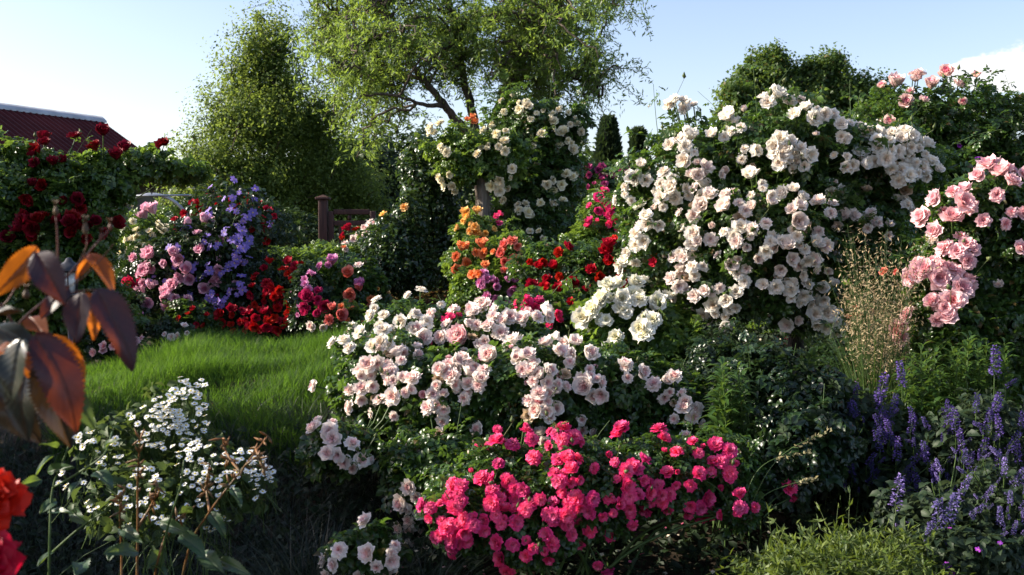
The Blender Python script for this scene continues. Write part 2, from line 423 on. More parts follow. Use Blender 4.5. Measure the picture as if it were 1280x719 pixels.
# ---------------------------------------------------------------- foliage on lumps
class Lumps:
    """ellipsoids placed by what the photograph shows: (px, py, rx, ry, distance[, depth radius factor])"""
    def __init__(s, spec):
        s.c = []; s.r = []
        for q in spec:
            px, py, rx, ry, d = q[:5]; k = q[5] if len(q) > 5 else .8
            a, b = rx / F * d, ry / F * d
            s.c.append(P(px, py, d)); s.r.append((a, k * (a * b) ** .5, b))
        s.c = np.array(s.c); s.r = np.array(s.r)
    def inside(s, p):
        q = (p[:, None, :] - s.c[None]) / s.r[None]
        return (q ** 2).sum(-1).min(1)
    def sample(s, n, rng, deep=.3, lump=.16):
        ar = (s.r[:, 0] * s.r[:, 2] + s.r[:, 0] * s.r[:, 1] + s.r[:, 1] * s.r[:, 2]); ar = ar / ar.sum()
        i = rng.choice(len(ar), n, p=ar); d = rand_dir(n, rng)
        ph = i * 1.7
        nz = np.sin(d[:, 0] * 5 + ph) * np.sin(d[:, 2] * 6 + 2 * ph) + .6 * np.sin(d[:, 1] * 9 + d[:, 0] * 8 + ph) * np.sin(d[:, 2] * 11)
        rad = 1 + lump * nz - .22 * rng.random(n) ** 1.5 + .05 * rng.normal(size=n)
        dp = rng.random(n) < deep; rad[dp] *= rng.uniform(.45, .9, dp.sum())
        p = s.c[i] + d * s.r[i] * rad[:, None]
        nrm = unit(d / s.r[i])
        keep = (s.inside(p) > .30) | dp
        keep &= p[:, 2] > G(p[:, 0], p[:, 1]) + .03
        return p[keep], nrm[keep]
    def hit(s, px, py):
        """first point where the sight line meets the lumps"""
        D = ray(px, py); best = None
        for c, r in zip(s.c, s.r):
            o = (CAM - c) / r; d = D / r
            A = d @ d; B = 2 * o @ d; C = o @ o - 1; q = B * B - 4 * A * C
            if q >= 0:
                t = (-B - math.sqrt(q)) / (2 * A)
                if t > 0 and (best is None or t < best[0]):
                    p = CAM + D * t; best = (t, p, unit((p - c) / r ** 2))
        if best is None:
            k = None
            for c, r in zip(s.c, s.r):
                t = c[1] / D[1]; p = CAM + D * t; e = (((p - c) / r) ** 2).sum()
                if k is None or e < k[0]: k = (e, p, unit(p - c + 1e-6))
            return k[1], k[2]
        return best[1], best[2]

def foliage(mb, L, n, size, rng, tmpl=None, deep=.3, up=.7, jit=.55, droop=.35, lump=.16, keepfn=None):
    p, nr = L.sample(n, rng, deep, lump)
    if keepfn is not None:
        k = keepfn(p); p, nr = p[k], nr[k]
    m = len(p)
    nrm = unit(nr * .55 + np.array([0, 0, up]) + rng.normal(size=(m, 3)) * jit)
    al = unit(nr * .5 + rng.normal(size=(m, 3)) * .8 + np.array([0, 0, -droop]))
    rot = frames(nrm, al); sc = size * rng.uniform(.65, 1.25, m)
    tm = tmpl if isinstance(tmpl, list) else [tmpl] if tmpl is not None else SPRIGS
    w = rng.integers(0, len(tm), m)
    for k, t in enumerate(tm):
        q = w == k
        mb.inst(t, rot[q], p[q] - (rot[q][:, :, 1] * sc[q][:, None]) * .4, sc[q])

def shoots(mbs, mbl, L, n, ln, rng, size, tm=None):
    """young shoots that stand out of the outline, each with a few leaves"""
    p, nr = L.sample(n * 3, rng, 0, .1)
    for q, nn in list(zip(p, nr))[:n]:
        if nn[2] < -.1: continue
        d = unit(nn + np.array([0, 0, .8]) + rng.normal(size=3) * .4); l = ln * rng.uniform(.4, 1.1)
        bend = rng.normal(size=3) * .3 - np.array([0, 0, .25])
        pts = np.array([q - d * .05 + d * l * t + bend * l * t * t for t in np.linspace(0, 1, 6)])
        tube(mbs, pts, np.linspace(.0019, .0009, 6) * (.7 + .3 * L.c[0][1] / 4), 4, cap=False)
        k = 11
        t = rng.uniform(.1, 1, k); idx = (t * 5).astype(int)
        pos = pts[idx]; al = unit(rng.normal(size=(k, 3)) + d * .5); nrm = unit(rng.normal(size=(k, 3)) * .5 + np.array([0, 0, 1]))
        T = (tm or SPRIGS)[0] if isinstance(tm or SPRIGS, list) else tm
        mbl.inst(T, frames(nrm, al), pos, size * rng.uniform(.5, .9, k))

def canes(mb, base, L, n, r, rng, spread=.08):
    for _ in range(n):
        i = rng.integers(len(L.c)); tip = L.c[i] + rand_dir(1, rng)[0] * L.r[i] * rng.uniform(.2, .8)
        b = np.array(base) + np.array([rng.normal() * spread, rng.normal() * spread, 0]); b[2] = G(b[0], b[1]) - .03
        if tip[2] < b[2] + .1: tip[2] = b[2] + .15
        mid = (b + tip) / 2 + np.array([rng.normal() * .05, rng.normal() * .05, .06]) + (b - tip) * np.array([.2, .2, 0])
        tube(mb, smooth_path([b, mid, tip], 5), np.linspace(r, r * .45, 11), 5, cap=False)

def put_blooms(root, L, blooms, rng, cap=100, name='bloom', out=.25):
    """blooms: list of (kind, palette, size px, [(px,py[,n[,spread]])...]); flowers sit on the face of the plant"""
    items = []
    for kind, pal, size, pts in blooms:
        for q in pts:
            px, py = q[0], q[1]; n = q[2] if len(q) > 2 else 1; spd = q[3] if len(q) > 3 else size * .54
            p0, n0 = L.hit(px, py); a0 = rng.random() * 6.28; rad = spd / F * p0[1] * (1 if n < 5 else 1.15)
            o0 = unit(n0 * .6 + np.array([0, -.45, .3]))
            e1 = unit(np.cross(o0, [0, 0, 1.])); e2 = np.cross(e1, o0)
            for k in range(n):
                d = p0[1]; s = size * (.62 + .55 * rng.random()) / F * d; toward = unit(CAM - p0)
                if n == 1:
                    p = p0; ax = unit(n0 * .5 + np.array([0, -.5, .35]) + TO_SUN * .25 + rng.normal(size=3) * .32)
                else:                                             # flowers of one truss make a small dome
                    q = .95 * math.sqrt((k + .35) / n) if n > 2 else .62; a = a0 + k * (2.4 if n > 2 else PI) + rng.normal() * .2
                    off = e1 * math.cos(a) * q * 1.15 + e2 * math.sin(a) * q + o0 * (math.sqrt(1 - min(q * q, .96)) - .35)
                    p = p0 + off * rad * 1.05; ax = unit(off * .75 + o0 * .65 + TO_SUN * .12 + rng.normal(size=3) * .22)
                items.append((d, kind, pal, p + toward * s * (out + .35 * rng.random()) , ax, s))
    items.sort(key=lambda q: q[0] / q[5])
    rest = MB(); base = np.array(root.location); rmats = []
    for i, (d, kind, pal, p, ax, s) in enumerate(items):
        v = int(rng.integers(6)); me, mb, mats = flower(kind, pal, v)
        rot = frames(ax[None], rand_dir(1, rng))[0]
        if i < cap:
            o = bpy.data.objects.new(name, me); COL.objects.link(o); o.parent = root
            mt = np.eye(4); mt[:3, :3] = rot * s; mt[:3, 3] = p - base
            o.matrix_basis = Matrix(mt.tolist())
        else:
            for m in mats:
                if m not in rmats: rmats.append(m)
            off = 0
            V = np.concatenate(mb.v) @ (rot * s).T + p; T = np.concatenate(mb.t)
            n0 = rest.n; rest.v.append(V); rest.t.append(T); rest.n += len(V)
            for k in (3, 4):
                for f, mi in zip(mb.f[k], mb.m[k]):
                    rest.f[k].append(f + n0); rest.m[k].append(np.array([rmats.index(mats[j]) for j in mi], np.int32))
    if rest.n:
        o = rest.build(name + '_mass', rmats, root); o['kind'] = 'stuff'
    return items

def stalks_to(mb, items, L, rng, r=.0022, ln=.10):
    """a short flower stalk behind every bloom"""
    for d, kind, pal, p, ax, s in items:
        c = L.c[np.argmin(((p - L.c) ** 2).sum(1))]
        tgt = p + unit(c - p) * ln + np.array([0, 0, -.04])
        tube(mb, [p, (p - ax * s * .5 + tgt) / 2, tgt], r, 4, cap=False)

def bush(name, label, cat, spec, n, leaf, mat='rose_leaf', blooms=(), seed=1, tmpl=None, stem_r=.006, nc=8, shoot=0, shoot_len=.18,
         deep=.3, up=.7, lump=.16, base=None, group=None, cap=100, stalkmat='stalk_green', buds=0, bloom_name='bloom', droop=.35, out=.25, sleafmat=None):
    rng = np.random.default_rng(seed); L = Lumps(spec)
    if base is None:
        c = np.average(L.c, axis=0, weights=L.r[:, 0] * L.r[:, 2]); base = (c[0], c[1], G(c[0], c[1]))
    root = thing(name, label, cat, base, group)
    mb = MB(); foliage(mb, L, n, leaf, rng, tmpl, deep, up, droop=droop, lump=lump)
    st = MB(); canes(st, base, L, nc, stem_r, rng)
    sl = mb
    if shoot: shoots(st, sl, L, shoot, shoot_len, rng, leaf, tmpl)
    fo = mb.build('foliage', M[mat], root)
    it = put_blooms(root, L, blooms, rng, cap, bloom_name, out) if blooms else []
    stalks_to(st, it, L, rng, .0016 * (1 + .15 * L.c[0][1]))
    st.build('stem', M[stalkmat], root)
    if buds and it:
        bd = MB()
        U = np.array([[0, 0, 0], [.3, 0, .35], [0, .3, .35], [-.3, 0, .35], [0, -.3, .35], [0, 0, 1.0]])
        f3 = [[0, 2, 1], [0, 3, 2], [0, 4, 3], [0, 1, 4], [1, 2, 5], [2, 3, 5], [3, 4, 5], [4, 1, 5]]
        for _ in range(buds):
            d, kind, pal, p, ax, s = it[rng.integers(len(it))]
            q = p + np.clip(rng.normal(size=3), -1, 1) * s * .7 + np.array([0, 0, s * .4]); tube(bd, [p, q], .0011, 4, cap=False); a = unit(ax + np.array([0, 0, .8]) + rng.normal(size=3) * .4)
            bd.add((U @ frames(a[None], rand_dir(1, rng))[0].T) * s * .42 + q, f3, None)
        o = bd.build('bud_mass', M['bud_green'], root); o['kind'] = 'stuff'
    return root, L

# ---------------------------------------------------------------- ground
def ground():
    xs = np.concatenate([[-300, -150, -80, -40, -20], np.arange(-10, 10.01, .12), [20, 40, 80, 150, 300]])
    ys = np.concatenate([[-30, -10, -3], np.arange(0, 14, .12), [16, 20, 26, 35, 50, 80, 130, 220, 380]])
    X, Y = np.meshgrid(xs, ys); Z = G(X, Y)
    near = (np.abs(X) < 9) & (Y > .2) & (Y < 13)
    Z = Z + near * R0.normal(size=X.shape) * .006
    V = np.stack([X, Y, Z], -1).reshape(-1, 3); nx = len(xs)
    i, j = np.meshgrid(np.arange(len(ys) - 1), np.arange(nx - 1), indexing='ij'); a = (i * nx + j).ravel()
    mb = MB(); mb.add(V, None, np.stack([a, a + 1, a + nx + 1, a + nx], -1))
    o = mb.build('ground', M['soil']); o['kind'] = 'structure'
ground()

# ---------------------------------------------------------------- grass
def blades(mb, base, h, w, lean, rng, segs=3, curl=.5):
    """tapering blades that bend over; base (n,3), h (n,), lean direction (n,3) horizontal"""
    n = len(base); side = unit(np.cross(lean + 1e-6, np.array([0, 0, 1.])) + rng.normal(size=(n, 3)) * .4)
    rows = []
    for k in range(segs + 1):
        t = k / segs
        c = base + np.array([0, 0, 1.])[None] * (h * (t - .28 * curl * t * t))[:, None] + lean * (h * t * t * curl)[:, None]
        ww = (w * (1 - t ** 1.6) * .5 + .00015)[:, None]
        rows += [c - side * ww, c + side * ww]
    V = np.stack(rows, 1)                                   # n, 2(segs+1), 3
    f = np.array([[2 * k, 2 * k + 1, 2 * k + 3, 2 * k + 2] for k in range(segs)])
    off = (np.arange(n) * V.shape[1])[:, None, None]
    mb.add(V.reshape(-1, 3), None, (f[None] + off).reshape(-1, 4))

def lawn():
    rng = np.random.default_rng(3); mb = MB(); n = 170000
    y = rng.uniform(2.7, 6.3, n) ; px = rng.uniform(60, 500, n)
    x = (px - 640) / F * y
    # irregular edge of the turf
    edge = 455 + 30 * np.sin(y * 3) - 22 * np.clip(4.6 - y, 0, 2)
    k = (px < edge) & (y > 3.45 + .12 * np.sin(x * 5 + 1) + .15 * rng.random(n)) & (y < 5.05 + .12 * np.sin(x * 7) + .06 * rng.normal(size=n)); x, y = x[k], y[k]; n = len(x)
    z = G(x, y)
    big = .5 + .5 * np.sin(x * 9 + np.sin(y * 7) * 2) * np.sin(y * 8 + 1.3)
    h = rng.uniform(.04, .14, n) * (.32 + .85 * big ** 1.4)
    an = rng.normal(size=n) * 1.4 + 2.2 * np.sin(x * 7 + y * 5) + 1.5 * np.sin(x * 17 - y * 13); lean = np.stack([np.cos(an), np.sin(an), 0 * an], -1)
    blades(mb, np.stack([x, y, z - .004], -1), h, .0024 * rng.uniform(.6, 1.3, n), lean * rng.uniform(.15, 1.6, n)[:, None], rng)
    o = mb.build('lawn_grass', M['grass']); tag(o, None, None, None, 'stuff')
lawn()

def mulch_cover():
    rng = np.random.default_rng(31); mb = MB(); n = 16000
    y = rng.uniform(5.0, 8.6, n); px = rng.uniform(430, 690, n); x = (px - 640) / F * y
    p = np.stack([x, y, G(x, y) + .05 * rng.random(n) ** 2 + .005], -1)
    mb.inst(QLEAF, frames(unit(rng.normal(size=(n, 3)) * .6 + [0, 0, 1]), rand_dir(n, rng)), p, rng.uniform(.012, .034, n))
    o = mb.build('ground_cover', M['mulch_plant']); o['kind'] = 'stuff'
mulch_cover()

def bed_cover():
    rng = np.random.default_rng(32); mb = MB(); n = 46000
    y = rng.uniform(1.6, 5.2, n); px = rng.uniform(-150, 1330, n); x = (px - 640) / F * y
    k = (px > 470) | (y < 3.6); x, y = x[k], y[k]; n = len(x)
    p = np.stack([x, y, G(x, y) + .07 * rng.random(n) ** 1.5 + .004], -1)
    mb.inst(LEAF, frames(unit(rng.normal(size=(n, 3)) * .6 + [0, 0, 1]), rand_dir(n, rng)), p, rng.uniform(.018, .045, n))
    o = mb.build('bed_cover', leaf_mat('cover_leaf', (.006, .014, .005), (.016, .032, .010), (.06, .10, .02), .15, .6, .25)); o['kind'] = 'stuff'
bed_cover()

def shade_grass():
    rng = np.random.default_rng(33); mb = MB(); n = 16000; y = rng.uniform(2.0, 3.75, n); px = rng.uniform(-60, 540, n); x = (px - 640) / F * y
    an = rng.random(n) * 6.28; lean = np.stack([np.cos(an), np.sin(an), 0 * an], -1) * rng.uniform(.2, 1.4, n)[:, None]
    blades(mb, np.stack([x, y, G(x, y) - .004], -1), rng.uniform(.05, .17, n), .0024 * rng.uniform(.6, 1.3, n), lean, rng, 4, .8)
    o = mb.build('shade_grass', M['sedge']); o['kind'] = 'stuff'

def tuft(label, px, py, d, n, h, mat='sedge', seed=1, spread=.05, w=.0028, group=None, name='grass_tuft', curl=.9):
    rng = np.random.default_rng(seed); c = P(px, py, d); c[2] = G(c[0], c[1])
    root = thing(name, label, 'grass', c, group)
    an = rng.random(n) * 6.28; r = spread * np.sqrt(rng.random(n))
    x = c[0] + r * np.cos(an); y = c[1] + r * np.sin(an)
    an2 = an + rng.normal(size=n) * .5; lean = np.stack([np.cos(an2), np.sin(an2), 0 * an], -1) * rng.uniform(.2, 1.1, n)[:, None]
    mb = MB(); blades(mb, np.stack([x, y, G(x, y) - .005], -1), h * rng.uniform(.5, 1.1, n), w * np.ones(n), lean, rng, 6, curl)
    mb.build('blade_mass', M[mat], root)['kind'] = 'stuff'
    return root, c, rng

# ---------------------------------------------------------------- trees
def tree(name, label, spec, n_clump, per, leaf, mat, seed, trunk, tmpl=QLEAF, clump=.4, bark='bark', limbs=6, up=.5, droop=.3, group=None, core=0):
    """trunk = (px, d, radius); crown = clumps of leaves scattered through lumps"""
    rng = np.random.default_rng(seed); L = Lumps(spec)
    b = P(trunk[0], 300, trunk[1]); b[2] = G(b[0], b[1])
    root = thing(name, label, 'tree', b, group)
    top = L.c[np.argmax(L.c[:, 2])]; tb = MB()
    mid = np.array([b[0] * .8 + top[0] * .2, b[1], (b[2] + top[2]) / 2])
    tube(tb, smooth_path([b - [0, 0, .1], mid, top], 8), np.linspace(trunk[2], trunk[2] * .15, 17), 9)
    for i in range(limbs):
        k = rng.integers(len(L.c)); tip = L.c[k] + rand_dir(1, rng)[0] * L.r[k] * .7
        s = b + (mid - b) * rng.uniform(.6, 1) if tip[2] < mid[2] + .5 else mid + (top - mid) * rng.uniform(0, .6)
        tube(tb, smooth_path([s, (s + tip) / 2 + rng.normal(size=3) * .1 * np.linalg.norm(tip - s), tip], 5), np.linspace(trunk[2] * .4, trunk[2] * .06, 11), 6)
    mb = MB(); vol = L.r.prod(1) ** (2 / 3); pr = vol / vol.sum()
    i = rng.choice(len(pr), n_clump, p=pr); d = rand_dir(n_clump, rng)
    cc = L.c[i] + d * L.r[i] * (rng.uniform(.1, 1.12, n_clump) ** .55)[:, None]
    cs = clump * rng.uniform(.45, 1.5, n_clump)
    j = np.repeat(np.arange(n_clump), per); m = len(j)
    ax = unit(d * .6 + [0, 0, .45] + rng.normal(size=(n_clump, 3)) * .45)          # leaves gather in sprays along the branches
    g = ax[j] * np.clip(rng.normal(size=m) * .65, -1.2, 1.2)[:, None] + rng.normal(size=(m, 3)) * .24
    p = cc[j] + g * cs[j][:, None]
    k = (p[:, 2] > G(p[:, 0], p[:, 1]) + .1)
    far_ = np.linalg.norm(p - cc[j], axis=1) < 1.15 * cs[j]; k &= far_; p, j = p[k], j[k]; m = len(p)
    nr = unit(unit(p - cc[j]) * .4 + d[j] * .4 + [0, 0, up] + rng.normal(size=(m, 3)) * .6)
    al = unit(rng.normal(size=(m, 3)) + [0, 0, -droop])
    mb.inst(tmpl, frames(nr, al), p, leaf * rng.uniform(.6, 1.3, m))
    for q in rng.choice(n_clump, min(n_clump, 160), replace=False):            # a twig carries each spray
        c0 = L.c[i[q]] + rng.normal(size=3) * .1; tube(tb, smooth_path([c0, (c0 + cc[q]) / 2 + rng.normal(size=3) * .08, cc[q] + ax[q] * cs[q] * .7], 4), np.linspace(trunk[2] * .16, trunk[2] * .03, 9), 4, cap=False)
    tb.build('trunk', M[bark], root)
    mb.build('crown', M[mat], root)
    return root, L

def bare_twigs(): pass

# left tall tree with pale foliage
tree('tall_tree', 'tall yellow-green tree with narrow blue-green top behind the climbing rose on the left',
     [(330, 42, 16, 24, 17), (345, 70, 24, 22, 17.1), (312, 72, 18, 18, 16.8), (304, 108, 28, 22, 17), (346, 112, 28, 26, 17), (285, 150, 28, 24, 16.5), (325, 160, 36, 32, 16.4), (362, 150, 34, 34, 17), (396, 150, 24, 34, 17.3), (408, 195, 28, 30, 17.3), (258, 190, 22, 20, 16.2), (246, 235, 24, 26, 16), (285, 215, 36, 34, 16), (335, 225, 42, 36, 16.3), (380, 225, 44, 40, 17), (430, 240, 46, 46, 17.5), (268, 275, 44, 34, 16), (330, 280, 60, 40, 16.6), (235, 268, 20, 24, 16)],
     520, 330, .052, 'yellow_tree_leaf', 41, (352, 17, .16), QLEAF, .46, up=.4, limbs=16)

def willow():
    rng = np.random.default_rng(11); D = 15.0; sc = D / F
    base = P(606, 345, D); base[2] = G(base[0], base[1])
    root = thing('willow_tree', 'large curly willow with forked dark limbs and drooping narrow leaves against the sky', 'tree', base)
    limbs = [
      ([(606, 350, 0), (605, 250, 0), (603, 192, 0)], .15, .125),
      ([(603, 194, 0), (578, 160, -.2), (556, 133, -.4), (528, 98, -.5), (502, 60, -.8), (478, 15, -.9)], .085, .02),
      ([(556, 133, -.4), (520, 129, -.9), (498, 120, -1.2)], .04, .012),
      ([(598, 188, 0), (590, 140, .3), (578, 90, .5), (572, 50, .6), (560, 0, .8), (550, -45, .8)], .085, .02),
      ([(606, 190, 0), (622, 140, -.2), (640, 90, -.3), (650, 40, -.2), (662, -20, 0)], .095, .025),
      ([(622, 140, -.2), (652, 98, .4), (690, 50, .8), (730, 12, 1.1), (770, -10, 1.3)], .055, .012),
      ([(640, 90, -.3), (660, 68, -.7), (682, 20, -1), (702, -35, -1.1)], .045, .012),
      ([(652, 98, .4), (690, 92, .3), (722, 100, .1), (748, 122, 0)], .035, .008),
      ([(528, 98, -.5), (490, 92, -.3), (450, 72, .2), (420, 48, .5)], .04, .008),
      ([(578, 90, .5), (545, 60, 1.0), (520, 20, 1.2), (500, -30, 1.3)], .04, .012),
      ([(502, 60, -.8), (462, 50, -1.2), (430, 88, -1.2)], .025, .008),
    ]
    tb = MB(); allp = []
    for pts, r0, r1 in limbs:
        pp = smooth_path([P(a, b, D + c) for a, b, c in pts], 7)
        pp[2:-1] += rng.normal(size=(len(pp) - 3, 3)) * .010
        tube(tb, pp, np.linspace(r0, r1, len(pp)) * .92, 8); allp.append(pp[len(pp) // 3:])
    allp = np.concatenate(allp)
    regs = [(470, 30, 80, 55, 70), (425, 85, 42, 55, 48), (450, 140, 38, 36, 30), (560, 25, 110, 60, 95), (610, 75, 70, 42, 52), (655, 55, 80, 55, 75), (715, 55, 55, 55, 45),
            (765, 10, 42, 35, 26), (738, 100, 42, 40, 24), (660, 118, 50, 26, 26), (510, 95, 38, 45, 30), (700, 135, 40, 20, 12), (480, 170, 28, 30, 12), (455, 190, 16, 30, 6), (400, 30, 22, 40, 14), (560, -40, 180, 40, 50)]
    pos, along, nor = [], [], []
    for cx, cy, rx, ry, n in regs:
        for _ in range(int(n * .5)):
            while True:
                a, b = rng.uniform(-1, 1, 2)
                if a * a + b * b < 1: break
            q = P(cx + a * rx, cy + b * ry - 12, D + rng.normal() * .8)
            s = allp[np.argmin(((allp - q) ** 2).sum(1))]
            m = (s + q) / 2 + np.array([rng.normal() * .12, rng.normal() * .12, .14])
            tw = smooth_path([s, m, q], 6); tw[1:-1] += rng.normal(size=(len(tw) - 2, 3)) * .03
            tube(tb, tw, np.linspace(.022, .008, len(tw)), 5, cap=False)
            for _k in range(rng.integers(5, 11)):                  # every branchlet carries a bunch of curly hanging shoots
                q2 = tw[rng.integers(len(tw) // 3, len(tw))] + rng.normal(size=3) * .05
                ln = rng.uniform(.16, .55); w = rng.normal(size=3) * np.array([.75, .75, .55]); ph = rng.random() * 6
                t = np.linspace(0, 1, 8)[:, None]
                st = q2 + w * ln * t + np.array([0, 0, -.5]) * ln * t ** 1.6 + .035 * np.concatenate([np.sin(t * 9 + ph), np.cos(t * 8 + ph), 0 * t], 1)
                if rng.random() < .4: tube(tb, st, np.linspace(.006, .003, 8), 3, cap=False)
                k = int(ln * 85); u = rng.random(k) * 6.99; i0 = u.astype(int); fr = (u - i0)[:, None]
                pos.append(st[i0] * (1 - fr) + st[i0 + 1] * fr + rng.normal(size=(k, 3)) * .025)
                along.append(np.tile([0, 0, -.35], (k, 1)) + rng.normal(size=(k, 3)) * .7); nor.append(rng.normal(size=(k, 3)))
    tb.build('trunk', M['bark'], root)
    pos = np.concatenate(pos); al = unit(np.concatenate(along)); no = np.concatenate(nor)
    mb = MB(); mb.inst(QWILLOW, frames(no, al), pos, .085 * rng.uniform(.6, 1.25, len(pos)))
    mb.build('crown', M['willow_leaf'], root)
willow()

tree('garden_tree', 'dark broad tree filling the gap behind the brown gate and dark hedge',
     [(450, 245, 60, 65, 21), (510, 240, 60, 55, 22), (400, 270, 60, 55, 20)], 260, 110, .17, 'dark_tree_leaf', 43, (470, 21, .16), QLEAF, .6)
tree('garden_tree', 'low dense tree under the willow, left of the willow trunk',
     [(560, 262, 60, 50, 27), (620, 250, 40, 50, 28)], 180, 110, .2, 'dark_tree_leaf', 44, (575, 27, .16), QLEAF, .7)
tree('garden_tree', 'bushy green tree right of the willow trunk behind the cream climbing rose',
     [(690, 250, 60, 60, 26), (745, 262, 55, 50, 27), (640, 268, 50, 50, 26)], 240, 110, .2, 'tree_leaf', 45, (700, 26, .16), QLEAF, .7)
tree('garden_tree', 'green hedge tree far behind the white standard rose',
     [(820, 275, 60, 45, 29), (900, 280, 60, 50, 29), (990, 280, 70, 60, 29)], 220, 100, .2, 'dark_tree_leaf', 46, (880, 29, .16), QLEAF, .8)
tree('round_tree', 'dark green broad-topped tree against the sky above the white standard rose',
     [(955, 102, 36, 32, 24), (1000, 128, 38, 28, 24.5), (924, 138, 26, 34, 23.5), (1028, 98, 24, 22, 24), (1046, 80, 9, 12, 24), (978, 108, 30, 30, 24), (1015, 108, 26, 26, 24.2), (1000, 150, 80, 46, 24), (1058, 116, 30, 22, 24), (1086, 120, 20, 18, 24), (965, 80, 18, 14, 24), (975, 190, 90, 60, 24), (1060, 190, 70, 60, 24.5)],
     1700, 150, .075, 'broad_tree_leaf', 47, (985, 24, .2), QROUND, .30, up=.3)
tree('garden_tree', 'mid green tree hidden low behind the pink climbing rose on the far right',
     [(1150, 230, 80, 70, 26), (1240, 240, 80, 70, 26)], 240, 100, .2, 'dark_tree_leaf', 48, (1190, 26, .16), QLEAF, .7)

def thuja(label, px, top, half, d, seed, group):
    rng = np.random.default_rng(seed); b = P(px, 300, d); b[2] = G(b[0], b[1]); t = P(px, top, d)
    root = thing('thuja_tree', label, 'tree', b, group)
    tb = MB(); tube(tb, [b - [0, 0, .1], (b + t) / 2, t - [0, 0, .1]], [.1, .07, .02], 8); tb.build('trunk', M['bark'], root)
    n = 9000; H = t[2] - b[2]; u = rng.random(n) ** .9; w = half / F * d
    prof = w * np.minimum(1, 1.15 * (1 - u) ** .75 + .02) * np.minimum(1, .75 + u)
    an = rng.random(n) * 6.28; rr = prof * (1 - .35 * rng.random(n) ** 2) * (1 + .18 * np.sin(an * 5 + u * 23) * np.sin(u * 31))
    p = b + np.stack([rr * np.cos(an), rr * np.sin(an), .1 + u * H], -1)
    o = np.stack([np.cos(an), np.sin(an), 0 * an], -1)
    mb = MB(); mb.inst(QLEAF, frames(unit(np.cross(o, [0, 0, 1.]) + rng.normal(size=(n, 3)) * .5), unit(o * .5 + [0, 0, .9] + rng.normal(size=(n, 3)) * .3)), p, .17 * rng.uniform(.6, 1.3, n))
    mb.build('crown', M['conifer_leaf'], root)
thuja('broad dark conifer, the wider of the two conifers right of the willow', 760, 158, 25, 22, 5, 'conifers right of the willow')
thuja('slim pointed conifer, the narrower of the two conifers beside the white rose', 797, 174, 14, 21, 6, 'conifers right of the willow')

# ---------------------------------------------------------------- barn
def barn():
    H = 2.6 + 1.25
    A = np.array([-10.1, 20.5, H]); B = np.array([-9.0, 22.8, H])
    al = unit(B - A); A = A - al * 6
    out = np.array([al[1], -al[0], 0]); W, D = 2.6, 1.52
    c = (A + B) / 2; root = thing('barn', 'dark red metal roofed barn with a pale ridge, half hidden by climbing rose', 'building', (c[0], c[1], float(G(c[0], c[1]))))
    mb = MB()
    for sg in (1, -1):
        e0, e1 = A + out * sg * W - [0, 0, D], B + out * sg * W - [0, 0, D]
        nrm = unit(np.cross(al, e0 - A)) ; nrm = nrm * np.sign(nrm[2])
        nseg = 56; L = np.linalg.norm(B - A)
        # standing profile of the metal sheet: trapezoid ribs running down the slope
        prof = []
        for k in range(nseg):
            s0 = k / nseg
            prof += [(s0, 0), (s0 + .55 / nseg, 0), (s0 + .65 / nseg, .035), (s0 + .9 / nseg, .035)]
        prof.append((1, 0))
        V = []
        for s_, h in prof:
            V += [A + (B - A) * s_ + nrm * h, e0 + (e1 - e0) * s_ + nrm * h]
        f = [[2 * i, 2 * i + 2, 2 * i + 3, 2 * i + 1] for i in range(len(prof) - 1)]
        mb.add(V, None, f)
        mb.add([A - nrm * .04, B - nrm * .04, e1 - nrm * .04, e0 - nrm * .04], None, [[0, 1, 2, 3]])
    rf = mb.build('roof', M['barn_roof'], root, smooth=False)
    rc = MB(); s1 = unit(out * W - [0, 0, D]); s2 = unit(-out * W - [0, 0, D]); up = np.array([0, 0, .07])
    q = []
    for p in (A - al * .1, B + al * .1): q += [p + s1 * .15 + up, p + up * 1.4, p + s2 * .15 + up, p + s1 * .15 + up * .4, p + s2 * .15 + up * .4]
    rc.add(q, None, [[0, 5, 6, 1], [1, 6, 7, 2], [3, 8, 5, 0], [2, 7, 9, 4]]); rc.add(q[:5], [[0, 1, 2]], [[0, 2, 4, 3]]); rc.add(q[5:], [[0, 2, 1]], [[0, 3, 4, 2]])
    rc.sub('ridge_cap', M['ridge_cap'], rf, root, smooth=False)
    wl = MB(); w = W - .35; zt = H - D * w / W - .08; zb = float(G(c[0], c[1])) - .1
    cs = []
    for p in (A + al * .3, B - al * .3):
        cs += [np.array([*(p + out * w)[:2], zb]), np.array([*(p + out * w)[:2], zt]), np.array([*p[:2], H - .1]), np.array([*(p - out * w)[:2], zt]), np.array([*(p - out * w)[:2], zb])]
    wl.add(cs, [[1, 2, 3], [6, 8, 7]], [[0, 5, 6, 1], [4, 3, 8, 9], [0, 1, 3, 4], [5, 9, 8, 6]])
    wl.build('wall', M['barn_wall'], root, smooth=False)
barn()

